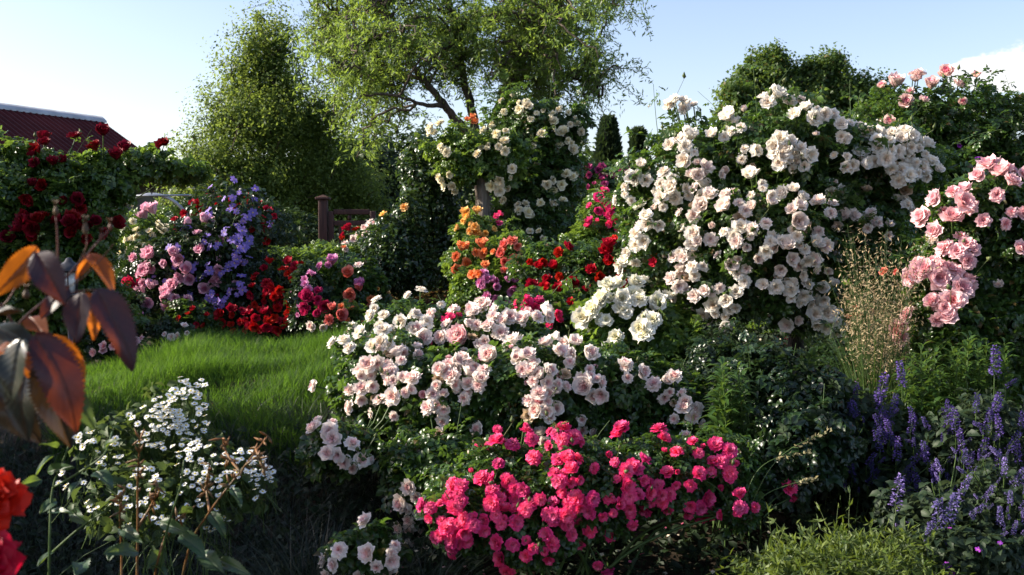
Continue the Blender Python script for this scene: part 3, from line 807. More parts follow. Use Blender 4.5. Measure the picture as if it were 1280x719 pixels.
# ---------------------------------------------------------------- gate
def gate():
    d = 12.0; c = P(430, 300, d); gz = float(G(c[0], c[1])); k = d / F
    root = thing('garden_gate', 'reddish brown wooden gate with a square capped post beside dark hedge', 'gate', (c[0], c[1], gz))
    def post(px, w, py):
        mb = MB(); t = P(px, py, d); h = (t[2] - gz) / 2
        box(mb, (t[0], d, gz + h), (w, w, h), bev=.008); return mb, t
    mb, t = post(404, .05, 250); p = mb.build('gate_post', M['gate_wood'], root, False)
    cb = MB(); box(cb, (t[0], d, t[2] + .016), (.08, .08, .014), bev=.006)
    cb.add([[t[0] - .07, d - .07, t[2] + .031], [t[0] + .07, d - .07, t[2] + .031], [t[0] + .07, d + .07, t[2] + .031], [t[0] - .07, d + .07, t[2] + .031], [t[0], d, t[2] + .06]], [[0, 1, 4], [1, 2, 4], [2, 3, 4], [3, 0, 4]])
    cb.sub('cap', M['gate_wood'], p, root, False)
    mb, t = post(414, .03, 264); mb.build('frame_post', M['gate_wood'], root, False)
    mb, t = post(466, .03, 264); mb.build('frame_post', M['gate_wood'], root, False)
    for py in (265, 279, 330):
        a, b = P(417.5, py, d), P(462.5, py, d); m = MB(); box(m, (a + b) / 2, ((b[0] - a[0]) / 2, .022, .03), bev=.006); m.build('rail', M['gate_wood'], root, False)
    for px in (426, 438, 450):
        a, b = P(px, 283, d), P(px, 326, d); m = MB(); box(m, (a + b) / 2 + [0, .0, 0], (.022, .014, (a[2] - b[2]) / 2), bev=.004); m.build('picket', M['gate_wood'], root, False)
    a, b = P(437, 269, d), P(437, 275.5, d); m = MB(); box(m, (a + b) / 2, (.02, .014, (a[2] - b[2]) / 2)); m.build('picket', M['gate_wood'], root, False)
gate()

# ---------------------------------------------------------------- hoop over the left roses, lantern
def hoop():
    d = 6.25; k = d / F; c = P(196, 300, d)
    root = thing('rose_hoop', 'curved pale metal tube hoop carrying the dark red climbing rose', 'trellis', (c[0], c[1], float(G(c[0], c[1]))))
    cx, top = 190, 243
    arc = [P(240 , 430, d), P(240, 330, d)] + [P(cx + 52 * math.cos(a), 300 - 57 * math.sin(a), d) for a in np.linspace(.25, PI - .25, 14)] + [P(140, 330, d), P(140, 430, d)]
    mb = MB(); pp = smooth_path(arc, 5); tube(mb, pp, .010, 10); mb.build('hoop_tube', M['metal_tube'], root)
    mb = MB(); tube(mb, [P(140, 245, d - .012), P(236, 244, d - .012)], .0055, 8); mb.build('cross_bar', M['metal_tube'], root)
    mb = MB(); tube(mb, [P(238, 282, d), P(285, 276, d + .1)], .0055, 8); mb.build('cross_bar', M['metal_tube'], root)
hoop()

def lantern():
    d = 3.1; k = d / F; t = P(86, 322, d); gz = float(G(t[0], d)); x = t[0]
    root = thing('garden_lantern', 'small black garden lantern on a thin post among dark leaves', 'lamp', (x, d, gz))
    def lathe(mb, prof, n=4, rot=PI / 4):
        V = [[x + r * math.cos(rot + 2 * PI * i / n), d + r * math.sin(rot + 2 * PI * i / n), z] for r, z in prof for i in range(n)]
        f = [[j * n + i, j * n + (i + 1) % n, (j + 1) * n + (i + 1) % n, (j + 1) * n + i] for j in range(len(prof) - 1) for i in range(n)]
        mb.add(V, None, f)
    z = t[2]
    m = MB(); lathe(m, [(.001, z), (.008, z - .002), (.014, z - .012), (.03, z - .022), (.045, z - .036), (.045, z - .042), (.001, z - .042)], 8); m.build('lantern_cap', M['lantern_black'], root, False)
    m = MB(); lathe(m, [(.001, z - .043), (.026, z - .043), (.020, z - .105), (.001, z - .105)], 6); m.build('glass_pane', M['lantern_glass'], root, False)
    m = MB()
    for i in range(6):
        a = PI / 4 + 2 * PI * i / 6; tube(m, [[x + .0285 * math.cos(a), d + .0285 * math.sin(a), z - .042], [x + .0225 * math.cos(a), d + .0225 * math.sin(a), z - .106]], .0022, 5)
    lathe(m, [(.001, z - .106), (.027, z - .106), (.027, z - .114), (.012, z - .13), (.001, z - .13)], 8)
    m.build('lantern_frame', M['lantern_black'], root, False)
    m = MB(); tube(m, [[x, d, z - .128], [x, d, gz - .05]], .008, 8); m.build('lantern_post', M['lantern_black'], root)
lantern()

exec_plants = True
# ================================================================= PLANTS
T1 = [QLEAF]
# ---- background: dark hedge column and the glossy shrub before it
bush('dark_shrub', 'dense dark upright evergreen shrub, tallest dark mass left of the tree trunk', 'shrub',
     [(532, 222, 34, 52, 7.25), (538, 285, 37, 62, 7.25), (540, 342, 38, 42, 7.25)], 11000, .042, 'hedge_leaf', seed=51, tmpl=[LEAF], deep=.45, stem_r=.01, lump=.1, shoot=14, shoot_len=.12)
bush('glossy_shrub', 'rounded shrub with small glossy leaves and two peach blooms beside the brown gate', 'shrub',
     [(490, 312, 38, 38, 6.8), (512, 285, 24, 48, 6.9), (470, 340, 52, 28, 6.7), (510, 340, 40, 30, 6.8)], 7000, .04, 'hedge_leaf',
     [('small', 'yellow', 12, [(480, 270), (506, 260), (470, 362)])], 52, [LEAF], shoot=24, shoot_len=.16, deep=.4)
bush('background_shrub', 'low dark shrub in deep shade between the clematis and the gate', 'shrub',
     [(375, 300, 50, 36, 13.5), (330, 290, 40, 40, 11), (440, 310, 60, 34, 13.5)], 3500, .09, 'dark_tree_leaf', seed=53, tmpl=[LEAF])
bush('yellow_green_shrub', 'small pale yellow-green shrub above the low red roses', 'shrub',
     [(340, 325, 42, 18, 6.9), (385, 335, 30, 20, 6.9)], 1500, .05, 'rose_leaf_fresh', seed=54, shoot=30, shoot_len=.14)

# ---- left: dark red climber on the hoop
bush('climbing_rose', 'dark red climbing rose sprawling over a metal hoop in front of the barn roof', 'rose',
     [(40, 255, 75, 66, 5.1), (105, 236, 60, 36, 5.2), (22, 200, 26, 22, 5.0), (62, 210, 20, 20, 5.05), (128, 205, 22, 16, 5.2), (188, 196, 16, 12, 5.4), (175, 207, 62, 19, 5.4), (222, 214, 38, 13, 5.6), (-30, 300, 80, 110, 5.0), (60, 330, 70, 70, 5.0), (105, 300, 34, 60, 5.1), (95, 390, 75, 50, 5.1)], 14000, .08, 'climber_leaf',
     [('cup', 'darkred', 19, [(94, 174), (129, 170), (121, 189), (56, 184, 2), (49, 194), (44, 203, 2), (66, 207), (156, 190), (146, 200), (205, 182), (42, 241, 2), (56, 234), (48, 280, 4), (93, 257, 3), (87, 280, 3), (38, 294, 2), (80, 204), (110, 283, 2), (97, 294, 3), (118, 290, 2), (141, 281), (20, 335), (10, 300)])],
     61, shoot=90, shoot_len=.26, lump=.24, buds=12, nc=12)
bush('white_rambler', 'small cream white rambler rose glimpsed through the metal hoop', 'rose',
     [(180, 300, 52, 34, 6.8), (205, 285, 42, 26, 7.0), (170, 340, 40, 40, 6.7)], 2600, .07, 'rose_leaf_fresh',
     [('small', 'cream', 11, [(153, 286), (163, 282, 2), (172, 293, 2), (188, 294, 3), (208, 288, 2), (168, 300, 2), (163, 263, 2), (173, 293), (191, 295), (163, 300, 2), (159, 316, 3), (173, 311, 2), (183, 310), (235, 307), (211, 288), (200, 286), (176, 272), (198, 279), (150, 265), (215, 300), (205, 306)])], 62, shoot=12, shoot_len=.12)
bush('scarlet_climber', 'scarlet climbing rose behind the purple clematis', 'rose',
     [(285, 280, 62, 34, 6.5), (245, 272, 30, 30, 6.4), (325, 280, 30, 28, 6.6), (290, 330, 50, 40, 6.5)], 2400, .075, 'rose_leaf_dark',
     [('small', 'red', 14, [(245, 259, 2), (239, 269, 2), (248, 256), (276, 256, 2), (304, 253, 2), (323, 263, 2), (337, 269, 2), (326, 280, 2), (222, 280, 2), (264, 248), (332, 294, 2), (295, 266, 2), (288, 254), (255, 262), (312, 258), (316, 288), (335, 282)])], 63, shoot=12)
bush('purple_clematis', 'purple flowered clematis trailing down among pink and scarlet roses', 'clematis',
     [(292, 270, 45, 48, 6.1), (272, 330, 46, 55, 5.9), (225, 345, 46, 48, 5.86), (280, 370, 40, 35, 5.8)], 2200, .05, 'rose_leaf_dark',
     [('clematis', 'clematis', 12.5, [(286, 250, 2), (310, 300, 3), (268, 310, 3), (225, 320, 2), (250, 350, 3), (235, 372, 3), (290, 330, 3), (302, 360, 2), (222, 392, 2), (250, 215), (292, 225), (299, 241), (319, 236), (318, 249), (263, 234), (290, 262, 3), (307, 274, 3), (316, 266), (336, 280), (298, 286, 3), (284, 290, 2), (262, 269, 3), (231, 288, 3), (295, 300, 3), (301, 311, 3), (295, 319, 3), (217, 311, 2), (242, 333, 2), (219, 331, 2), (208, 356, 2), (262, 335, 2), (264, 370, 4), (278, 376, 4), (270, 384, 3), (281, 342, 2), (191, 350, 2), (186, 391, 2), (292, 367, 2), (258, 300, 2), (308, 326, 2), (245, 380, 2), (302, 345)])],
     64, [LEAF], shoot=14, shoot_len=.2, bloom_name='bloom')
bush('pink_shrub_rose', 'rose-pink shrub rose with cupped blooms entwined with purple clematis', 'rose',
     [(190, 350, 40, 55, 5.95), (235, 340, 50, 60, 5.9), (275, 345, 45, 50, 5.95), (215, 390, 60, 34, 5.8), (250, 300, 34, 30, 6.0)], 3400, .075, 'rose_leaf_dark',
     [('cup', 'rosepink', 16, [(184, 263), (184, 273), (246, 283, 2), (261, 284), (247, 293), (194, 268), (176, 324, 2), (191, 322), (212, 326, 2), (254, 314), (278, 304), (276, 325), (306, 330), (181, 342, 2), (184, 350, 2), (224, 340, 2), (233, 340), (224, 354, 2), (238, 350), (266, 347, 2), (276, 346), (261, 359, 2), (297, 359), (174, 366), (184, 367, 2), (180, 380, 2), (207, 371, 2), (217, 378, 2), (228, 377, 2), (208, 394, 2), (197, 407), (170, 387), (226, 326), (315, 355), (185, 335)]),
      ('cup', 'cerise', 14, [(169, 356, 3), (160, 360, 2), (268, 376)])], 65, shoot=8)
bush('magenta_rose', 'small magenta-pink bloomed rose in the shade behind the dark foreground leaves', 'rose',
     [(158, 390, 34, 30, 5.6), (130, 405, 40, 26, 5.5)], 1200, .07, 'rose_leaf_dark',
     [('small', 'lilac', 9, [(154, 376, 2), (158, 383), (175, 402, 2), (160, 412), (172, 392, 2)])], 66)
# ---- low red bed along the lawn
bush('red_bed_rose', 'low bright red rose along the lawn edge, full of small blooms', 'rose',
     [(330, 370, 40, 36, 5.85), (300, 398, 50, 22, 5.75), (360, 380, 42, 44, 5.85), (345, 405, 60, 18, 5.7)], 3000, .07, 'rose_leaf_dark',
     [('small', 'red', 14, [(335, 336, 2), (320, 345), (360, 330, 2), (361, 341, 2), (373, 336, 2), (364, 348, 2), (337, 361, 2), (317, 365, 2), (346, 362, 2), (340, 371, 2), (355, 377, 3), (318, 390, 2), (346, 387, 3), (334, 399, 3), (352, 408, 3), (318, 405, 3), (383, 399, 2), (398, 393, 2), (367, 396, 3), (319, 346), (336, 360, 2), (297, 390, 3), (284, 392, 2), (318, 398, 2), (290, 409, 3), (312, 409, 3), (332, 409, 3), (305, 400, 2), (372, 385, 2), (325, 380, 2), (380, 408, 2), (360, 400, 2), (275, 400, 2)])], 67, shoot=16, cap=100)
bush('red_patio_rose', 'tiny red patio rose at the foot of the pink shrub rose', 'rose',
     [(235, 400, 40, 24, 5.6)], 1000, .065, 'rose_leaf',
     [('small', 'red', 9, [(242, 387), (221, 398), (228, 402, 2), (259, 395), (215, 410), (246, 406), (236, 393), (270, 400), (255, 408)])], 68)
bush('crimson_rose', 'crimson-pink rose clump with a pale lilac spire, right end of the red bed', 'rose',
     [(390, 378, 26, 30, 5.6), (385, 350, 14, 22, 5.65), (395, 398, 34, 18, 5.55)], 1200, .07, 'rose_leaf_dark',
     [('cup', 'cerise', 16, [(386, 379, 2), (393, 370, 2), (380, 371), (401, 380, 2), (398, 390, 2), (384, 392)]), ('small', 'lilac', 12, [(375, 391, 2), (387, 350, 2), (384, 361, 2), (363, 368), (388, 342)])], 69)
bush('salmon_rose', 'salmon and orange mixed rose at the corner of the lawn', 'rose',
     [(425, 372, 40, 48, 5.8), (450, 365, 34, 42, 5.9), (430, 400, 46, 20, 5.5)], 2400, .08, 'rose_leaf',
     [('cup', 'salmon', 15, [(442, 367, 2), (448, 363), (419, 399, 2), (428, 396), (415, 388), (465, 385), (434, 344)]), ('small', 'orange', 12, [(428, 385), (441, 388), (435, 402), (461, 374), (430, 310), (454, 404)]), ('cup', 'lilac', 15, [(409, 335, 3), (451, 359), (416, 331)]), ('cup', 'palepink', 16, [(448, 335), (399, 408, 2)]), ('tight', 'yellow', 8, [(472, 362), (440, 378)])], 70, shoot=14)
bush('red_pillar_rose', 'dark red and pale pink rose in front of the brown gate', 'rose',
     [(415, 322, 42, 18, 7.6), (464, 300, 24, 14, 7.7), (400, 332, 50, 22, 7.5)], 1800, .085, 'rose_leaf_fresh',
     [('cup', 'red', 13, [(431, 296), (445, 289), (428, 301), (437, 289)]), ('small', 'palepink', 11, [(459, 289, 3), (465, 283, 3), (452, 296, 2), (432, 310, 2), (441, 301, 2)])], 71, shoot=22, shoot_len=.2)
bush('lawn_edge_rose', 'low pink rose just beyond the lawn crest, mostly hidden by grass', 'rose',
     [(140, 430, 30, 20, 4.95), (215, 418, 30, 18, 5.05)], 700, .06, 'rose_leaf_dark',
     [('small', 'pink', 12, [(125, 440, 2), (131, 434), (147, 431, 2), (150, 427), (167, 428), (177, 424)]), ('small', 'palepink', 11, [(211, 420, 2), (223, 421), (232, 414, 2)])], 72)

# ---- centre back
def standard_rose():
    d = 7.0
    root, L = bush('standard_rose', 'cream standard rose on a straight grey trunk with one apricot cluster on top', 'rose',
     [(575, 195, 36, 30, d), (605, 205, 46, 24, d), (628, 190, 26, 26, d)], 2600, .085, 'rose_leaf_fresh',
     [('double', 'cream', 15, [(557, 189, 2), (548, 163, 2), (542, 171, 2), (556, 188), (604, 194, 2), (602, 186), (557, 220, 2), (552, 226), (567, 232, 3), (613, 166, 2), (627, 170, 2), (618, 184, 2), (630, 186, 2), (630, 221, 2), (636, 235, 1), (621, 232, 3), (624, 243, 2), (640, 212)]), ('cup', 'orange', 11, [(584, 152), (590, 148), (593, 154)])], 81, shoot=50, shoot_len=.3, lump=.3, base=(P(604, 300, d)[0], d, float(G(P(604, 300, d)[0], d))), nc=0)
    mb = MB(); x, y, z = root.location; t = P(602, 205, d)
    tube(mb, smooth_path([[x, y, z - .05], [x + .01, y, (z + t[2]) / 2], [t[0], y, t[2]]], 6), .043, 10)
    for k in range(7):
        e = L.c[k % 3] + R0.normal(size=3) * .08; tube(mb, smooth_path([t - [0, 0, .05], (t + e) / 2 + [0, 0, .04], e], 4), [.016, .006], 6)
    mb.build('trunk', M['grey_bark'], root)
standard_rose()
bush('cream_climber', 'tall cream climbing rose covering a post beside the willow trunk', 'rose',
     [(655, 160, 40, 42, 7.4), (690, 170, 36, 40, 7.5), (722, 155, 15, 24, 7.5), (640, 138, 20, 16, 7.4), (650, 220, 44, 50, 7.4), (695, 225, 36, 46, 7.5), (670, 285, 50, 48, 7.3)], 6000, .085, 'rose_leaf',
     [('double', 'cream', 13.5, [(627, 126), (640, 122), (652, 132, 3), (655, 138, 2), (666, 183), (669, 148, 2), (680, 138), (704, 142, 2), (714, 155, 2), (722, 162, 2), (686, 157, 2), (700, 183), (714, 188), (700, 166), (714, 180), (677, 169), (617, 156), (667, 184), (652, 260, 3), (655, 266, 2), (665, 270), (682, 256, 2), (699, 256, 2), (648, 301, 2), (662, 296, 2), (676, 295, 2), (655, 318), (684, 229, 2), (696, 235, 2), (713, 221, 3), (630, 140), (662, 150), (693, 150, 2), (706, 172, 2), (725, 175)])], 82, shoot=70, shoot_len=.38, nc=12, lump=.3)
bush('purple_rambler', 'purple-red rambler rose behind the cream climbing rose', 'rose',
     [(730, 225, 34, 26, 8.6), (770, 225, 34, 22, 8.7), (745, 255, 46, 30, 8.5)], 2400, .09, 'rose_leaf',
     [('small', 'purplered', 11, [(728, 206, 3), (749, 215, 3), (740, 235, 2), (780, 217, 3), (771, 227, 3), (700, 211, 2), (711, 235, 2), (760, 222, 2), (735, 216, 2), (755, 230, 2), (788, 214, 2), (722, 226, 2)]), ('small', 'cream', 11, [(743, 244, 2), (739, 252, 2), (716, 232)])], 83, shoot=10)
bush('hot_pink_rose', 'upright hot pink rose between the cream climber and the white standard', 'rose',
     [(755, 285, 32, 46, 6.6), (740, 310, 40, 34, 6.5), (775, 320, 34, 34, 6.5)], 2600, .08, 'rose_leaf_fresh',
     [('cup', 'hotpink', 15, [(752, 247, 2), (743, 263, 2), (748, 278), (752, 261, 2), (765, 272, 2), (768, 281, 2), (739, 281), (762, 276, 2), (735, 285)]), ('small', 'orange', 10, [(765, 260)])], 84, shoot=14)
bush('apricot_rose', 'apricot and yellow rose bush at the foot of the grey trunk', 'rose',
     [(595, 300, 26, 34, 6.6), (592, 330, 36, 30, 6.4), (640, 325, 36, 34, 6.3), (615, 360, 48, 30, 6.2)], 3400, .08, 'rose_leaf_fresh',
     [('cup', 'yellow', 13, [(583, 275, 2), (592, 272, 2), (575, 286), (592, 287, 3), (596, 292), (610, 291, 2), (598, 296)]), ('cup', 'orange', 14, [(575, 319, 2), (590, 316, 2), (586, 330), (603, 316, 2), (608, 314), (624, 315, 2), (593, 345), (570, 339), (604, 341, 2)]),
      ('cup', 'salmon', 15, [(641, 308, 3), (635, 321, 2), (630, 328), (644, 331, 3), (656, 341, 3), (636, 341, 2), (648, 336, 2), (682, 321, 2)]), ('cup', 'lilac', 14, [(606, 351, 3), (615, 357, 3), (627, 353, 2), (612, 376, 2), (627, 377, 2), (642, 359, 2)]), ('small', 'hotpink', 11, [(621, 272, 2), (624, 280), (645, 364, 2)])], 85, shoot=16)
bush('red_rose', 'red rose bush with velvety blooms between apricot rose and white standard', 'rose',
     [(690, 340, 46, 36, 5.8), (740, 345, 46, 40, 5.7), (785, 330, 40, 44, 5.7), (715, 385, 60, 28, 5.5), (820, 340, 40, 40, 5.8)], 4600, .08, 'rose_leaf',
     [('cup', 'red', 17, [(671, 330, 2), (704, 317, 2), (665, 357), (685, 371, 2), (700, 342, 2), (685, 350), (717, 385, 2), (699, 362), (740, 338), (748, 348), (762, 318, 2), (758, 314), (771, 304), (780, 292), (780, 345, 2), (769, 333), (821, 328, 2), (719, 354), (676, 336), (764, 326), (735, 365), (790, 300)])], 86, shoot=20, shoot_len=.16)

# ---- white standard rose
def white_standard():
    d = 4.3; b = P(992, 460, d); b[2] = G(b[0], b[1])
    W = [(846, 136, 3), (863, 141, 2), (916, 150), (923, 164, 2), (935, 153, 2), (963, 131, 2), (985, 131), (979, 150, 7, 18), (1007, 147, 2), (1026, 147, 2), (1042, 144, 2), (1051, 163, 2), (1057, 175), (1073, 159), (1085, 169, 2), (851, 184, 3), (863, 197, 2), (895, 184, 3), (901, 175, 2), (935, 192, 2), (976, 181, 3), (979, 197, 6), (998, 194, 2), (998, 210, 2), (807, 206, 3), (804, 219, 2), (787, 230, 2), (802, 228), (783, 250, 2), (787, 269), (801, 260), (835, 228, 2), (843, 241, 3), (832, 256, 3), (846, 250), (870, 244, 2), (942, 228, 2), (1007, 225, 5), (1035, 235, 2), (992, 247, 2), (1039, 206, 3), (1051, 202, 2), (1067, 203, 2), (1060, 217), (1104, 194, 8, 19), (1126, 181, 6, 16), (1145, 191, 4), (1129, 219, 4), (1148, 219, 3), (1101, 235, 4), (1060, 247, 2), (813, 282, 3), (829, 285, 3), (791, 300, 3), (801, 294, 2), (794, 316, 2), (787, 332, 2), (866, 297, 2), (915, 294, 2), (948, 303, 4), (963, 307, 3), (990, 299, 3), (1007, 313, 2), (1129, 260, 3), (963, 343, 2), (963, 357, 2), (988, 371, 2), (1001, 361, 2), (1007, 377, 2), (1035, 396, 3), (1045, 408, 2), (992, 343, 2), (871, 339, 3), (860, 321, 2), (926, 346, 3), (913, 374, 2), (863, 382, 2), (902, 390, 4), (953, 245, 2), (1141, 205, 3), (1160, 215, 2), (1170, 205), (1020, 395, 2), (1030, 365, 2), (880, 392), (820, 246)]
    B = [(876, 216, 3), (873, 228, 2), (891, 222, 2), (863, 238), (880, 244, 2), (882, 256, 2), (913, 250, 3), (923, 263, 3), (860, 272, 2), (951, 260, 2), (954, 272, 2), (948, 285, 2), (976, 275, 4), (992, 269, 3), (1017, 275, 2), (1032, 263, 3), (1057, 278, 3), (1089, 282, 3), (1104, 288, 3), (1020, 300, 3), (876, 300, 3), (929, 300, 2), (979, 316, 3), (1004, 313), (860, 319, 2), (929, 318, 2), (904, 327, 2), (846, 330, 2), (846, 349, 3), (1010, 330, 3), (879, 371, 2), (891, 364, 2), (948, 391, 2), (992, 400, 3), (851, 368, 2), (980, 330, 2), (940, 330, 2), (1035, 330, 2)]
    rw = random.Random(9); W = [q for q in W if rw.random() > .12]; B = [q for q in B if rw.random() > .12]
    W = [(q[0], q[1], max(1, round(q[2] * 1.3))) + tuple(q[3:]) if len(q) > 2 else q for q in W]; B = [(q[0], q[1], max(1, round(q[2] * .9))) if len(q) > 2 else q for q in B]
    root, L = bush('white_standard_rose', 'large white standard rose smothered in blush white blooms, on a dark trunk', 'rose',
     [(880, 230, 90, 70, 4.35), (985, 195, 100, 68, 4.3), (1090, 215, 88, 58, 4.4), (850, 300, 70, 60, 4.25), (950, 290, 105, 70, 4.15), (1060, 285, 75, 55, 4.3), (930, 355, 95, 45, 4.15), (1010, 370, 45, 45, 4.2), (800, 250, 28, 45, 4.35)], 12000, .07, 'rose_leaf',
     [('open', 'white', 22.5, W[::2]), ('double', 'white', 21, W[1::2]), ('open', 'blush', 22, B[::2]), ('double', 'blush', 21, B[1::2]), ('open', 'faded', 20, [(942, 210), (868, 262), (1082, 240), (925, 275), (1130, 240), (1004, 285), (860, 350), (1115, 215)]), ('tight', 'blush', 11, [(905, 215), (1020, 170), (1075, 200), (890, 285), (955, 325), (820, 262), (1042, 230), (1000, 130), (930, 140)]), ('small', 'red', 12, [(819, 328)])], 91, shoot=60, shoot_len=.30, base=tuple(b), nc=0, buds=110, out=.24, lump=.24)
    mb = MB(); x, y, z = root.location; t = P(985, 330, d)
    tube(mb, smooth_path([[x, y, z - .05], [x + .012, y, (z + t[2]) / 2], [t[0], y, t[2]]], 6), np.linspace(.036, .03, 13), 10)
    for k in range(16):
        i = k % len(L.c); e = L.c[i] + R0.normal(size=3) * .1; s0 = t + [0, 0, R0.uniform(-.1, .1)]
        tube(mb, smooth_path([s0, (s0 + e) / 2 + [0, 0, .08], e], 4), [.013, .004], 6)
    # thin stake that holds the trunk
    mb.build('trunk', M['dark_bark'], root)
    # long loose shoot reaching left against the sky
    st = MB(); lf = MB(); rng = np.random.default_rng(5)
    for pts in ([(880, 190), (850, 178), (825, 170), (800, 168), (784, 165)], [(900, 180), (885, 160), (876, 148), (872, 138)], [(1000, 150), (1015, 128), (1030, 112)], [(950, 150), (948, 135), (940, 122)], [(1060, 160), (1070, 140), (1075, 118)]):
        st = MB(); lf = MB(); pp = smooth_path([P(a, b_, 4.3) for a, b_ in pts], 5); tube(st, pp, np.linspace(.003, .0015, len(pp)), 5)
        for q in pp[3:]:
            for _ in range(1 + int(rng.random() < .4)):
                lf.inst(LEAF, frames(unit(rng.normal(size=(1, 3)) * .6 + [0, -.4, .6]), unit(rng.normal(size=(1, 3)) + [0, 0, -.3])), q[None], np.array([.034 * rng.uniform(.7, 1.2)]))
        sh = st.build('shoot', M['stalk_green'], root); lf.sub('shoot_foliage', M['rose_leaf_fresh'], sh, root)
white_standard()

# ---- white big-bloomed shrub in the middle
bush('ivory_rose', 'ivory white rose with large loose blooms below the red rose', 'rose',
     [(775, 400, 48, 32, 4.1), (820, 405, 40, 32, 4.1), (760, 435, 40, 26, 4.0), (830, 440, 50, 40, 4.0)], 2600, .09, 'rose_leaf_fresh',
     [('double', 'cream_white', 29, [(757, 373, 2), (755, 386, 2), (751, 393, 2), (771, 373, 2), (782, 370, 2), (796, 365, 3), (790, 387, 2), (783, 392), (768, 398, 2), (812, 379, 2), (825, 384), (835, 376), (740, 410, 2), (733, 412), (812, 410, 3), (821, 404), (808, 420), (762, 435), (771, 423), (757, 440)])], 92, shoot=20, shoot_len=.16, buds=16)

# ---- pale pink bed rose across the middle
PPW = [(518, 372, 2), (552, 382), (473, 386, 2), (475, 400, 2), (478, 408), (441, 418, 2), (455, 420), (427, 433, 2), (438, 437), (511, 401, 2), (516, 396), (526, 411, 2), (480, 426, 2), (476, 436, 2), (475, 447, 2), (491, 412), (514, 447, 3), (500, 457, 3), (488, 465, 3), (490, 474, 2), (497, 479, 2), (472, 462, 2), (455, 462, 2), (462, 476, 3), (447, 493, 2), (454, 487), (443, 500, 2), (516, 486, 2), (505, 494, 2), (495, 511, 2), (476, 510, 2), (448, 531), (395, 483), (408, 535, 2), (540, 503, 2), (555, 504, 2), (554, 518, 2), (594, 404, 2), (576, 396, 2), (597, 387, 2), (608, 386), (616, 410, 3), (608, 421, 2), (641, 407, 2), (675, 400, 3), (660, 404, 2), (404, 542, 2), (419, 545, 2), (415, 561, 2), (433, 564, 2), (449, 578, 2), (463, 693), (477, 700, 2), (488, 692, 2), (459, 654), (424, 697, 2), (417, 708, 2), (432, 718), (449, 718), (488, 716), (630, 398, 2), (560, 420, 2), (540, 392)]
PPB = [(519, 423, 2), (564, 468, 3), (561, 462, 2), (572, 476, 3), (582, 461, 3), (586, 457), (558, 483, 2), (604, 476, 2), (596, 487, 2), (587, 492, 2), (580, 418, 2), (565, 417, 2), (616, 429, 2), (633, 429, 2), (591, 441, 2), (605, 443), (615, 447), (646, 441, 2), (646, 451), (657, 458, 2), (676, 465, 2), (669, 476, 3), (686, 479, 2), (673, 501, 3), (686, 500, 2), (669, 510, 3), (683, 518, 3), (696, 490, 2), (694, 512), (689, 442, 2), (709, 437, 4), (708, 451, 2), (726, 450, 2), (735, 474, 4), (737, 485, 3), (751, 485, 2), (780, 468, 2), (791, 464, 2), (837, 482, 3), (821, 490, 2), (857, 503, 3), (854, 518, 3), (871, 523, 2), (730, 532, 2), (726, 546, 2), (554, 532, 2), (599, 539), (592, 563, 2), (581, 579, 2), (574, 597, 2), (546, 614, 3), (552, 625, 2), (521, 628, 4), (518, 653, 3), (510, 662, 2), (441, 574, 2), (686, 545, 2), (682, 556, 2), (762, 580), (859, 553, 2, 6), (513, 608)]
bush('pale_pink_rose', 'wide pale pink rose bush cascading across the middle of the bed', 'rose',
     [(530, 430, 90, 48, 3.75), (620, 440, 80, 50, 3.7), (480, 475, 62, 60, 3.5), (560, 500, 90, 62, 3.4), (660, 500, 90, 70, 3.35), (750, 490, 85, 60, 3.4), (840, 520, 60, 60, 3.4), (540, 590, 60, 50, 3.1), (425, 560, 44, 30, 3.2, 1.0), (455, 690, 44, 30, 2.75), (640, 590, 130, 50, 3.3), (800, 570, 80, 50, 3.3)], 16000, .068, 'rose_leaf',
     [('double', 'white', 22, PPW[:14]), ('cup', 'palepink', 23, PPB[::2]), ('double', 'palepink', 24, PPB[1::2] + PPW[14:]), ('cup', 'pink', 24, [(578, 432), (580, 424), (672, 468), (676, 502), (660, 392)]), ('small', 'hotpink', 11, [(562, 397, 2), (538, 428, 1), (694, 510), (556, 415), (573, 396), (558, 402)]), ('cup', 'rosepink', 24, [(610, 447)]), ('open', 'faded', 19, [(487, 440), (548, 476), (662, 520), (706, 470), (590, 425), (470, 500), (842, 505)]), ('tight', 'pink', 10, [(505, 440), (600, 470), (640, 436), (700, 470), (745, 460), (560, 450), (480, 390), (530, 495), (820, 475), (660, 480)])], 93, shoot=36, shoot_len=.16, nc=14, buds=50)
bush('cluster_rose', 'strong pink rose cluster standing over the pale pink bush', 'rose',
     [(668, 390, 34, 26, 4.4), (690, 410, 30, 26, 4.3), (650, 415, 40, 24, 4.3)], 1300, .085, 'rose_leaf',
     [('cup', 'hotpink', 14, [(652, 382, 2), (661, 380, 2), (670, 382, 2), (652, 391, 2), (664, 390, 2), (690, 394, 2), (693, 406, 2), (645, 388)])], 94, shoot=6)

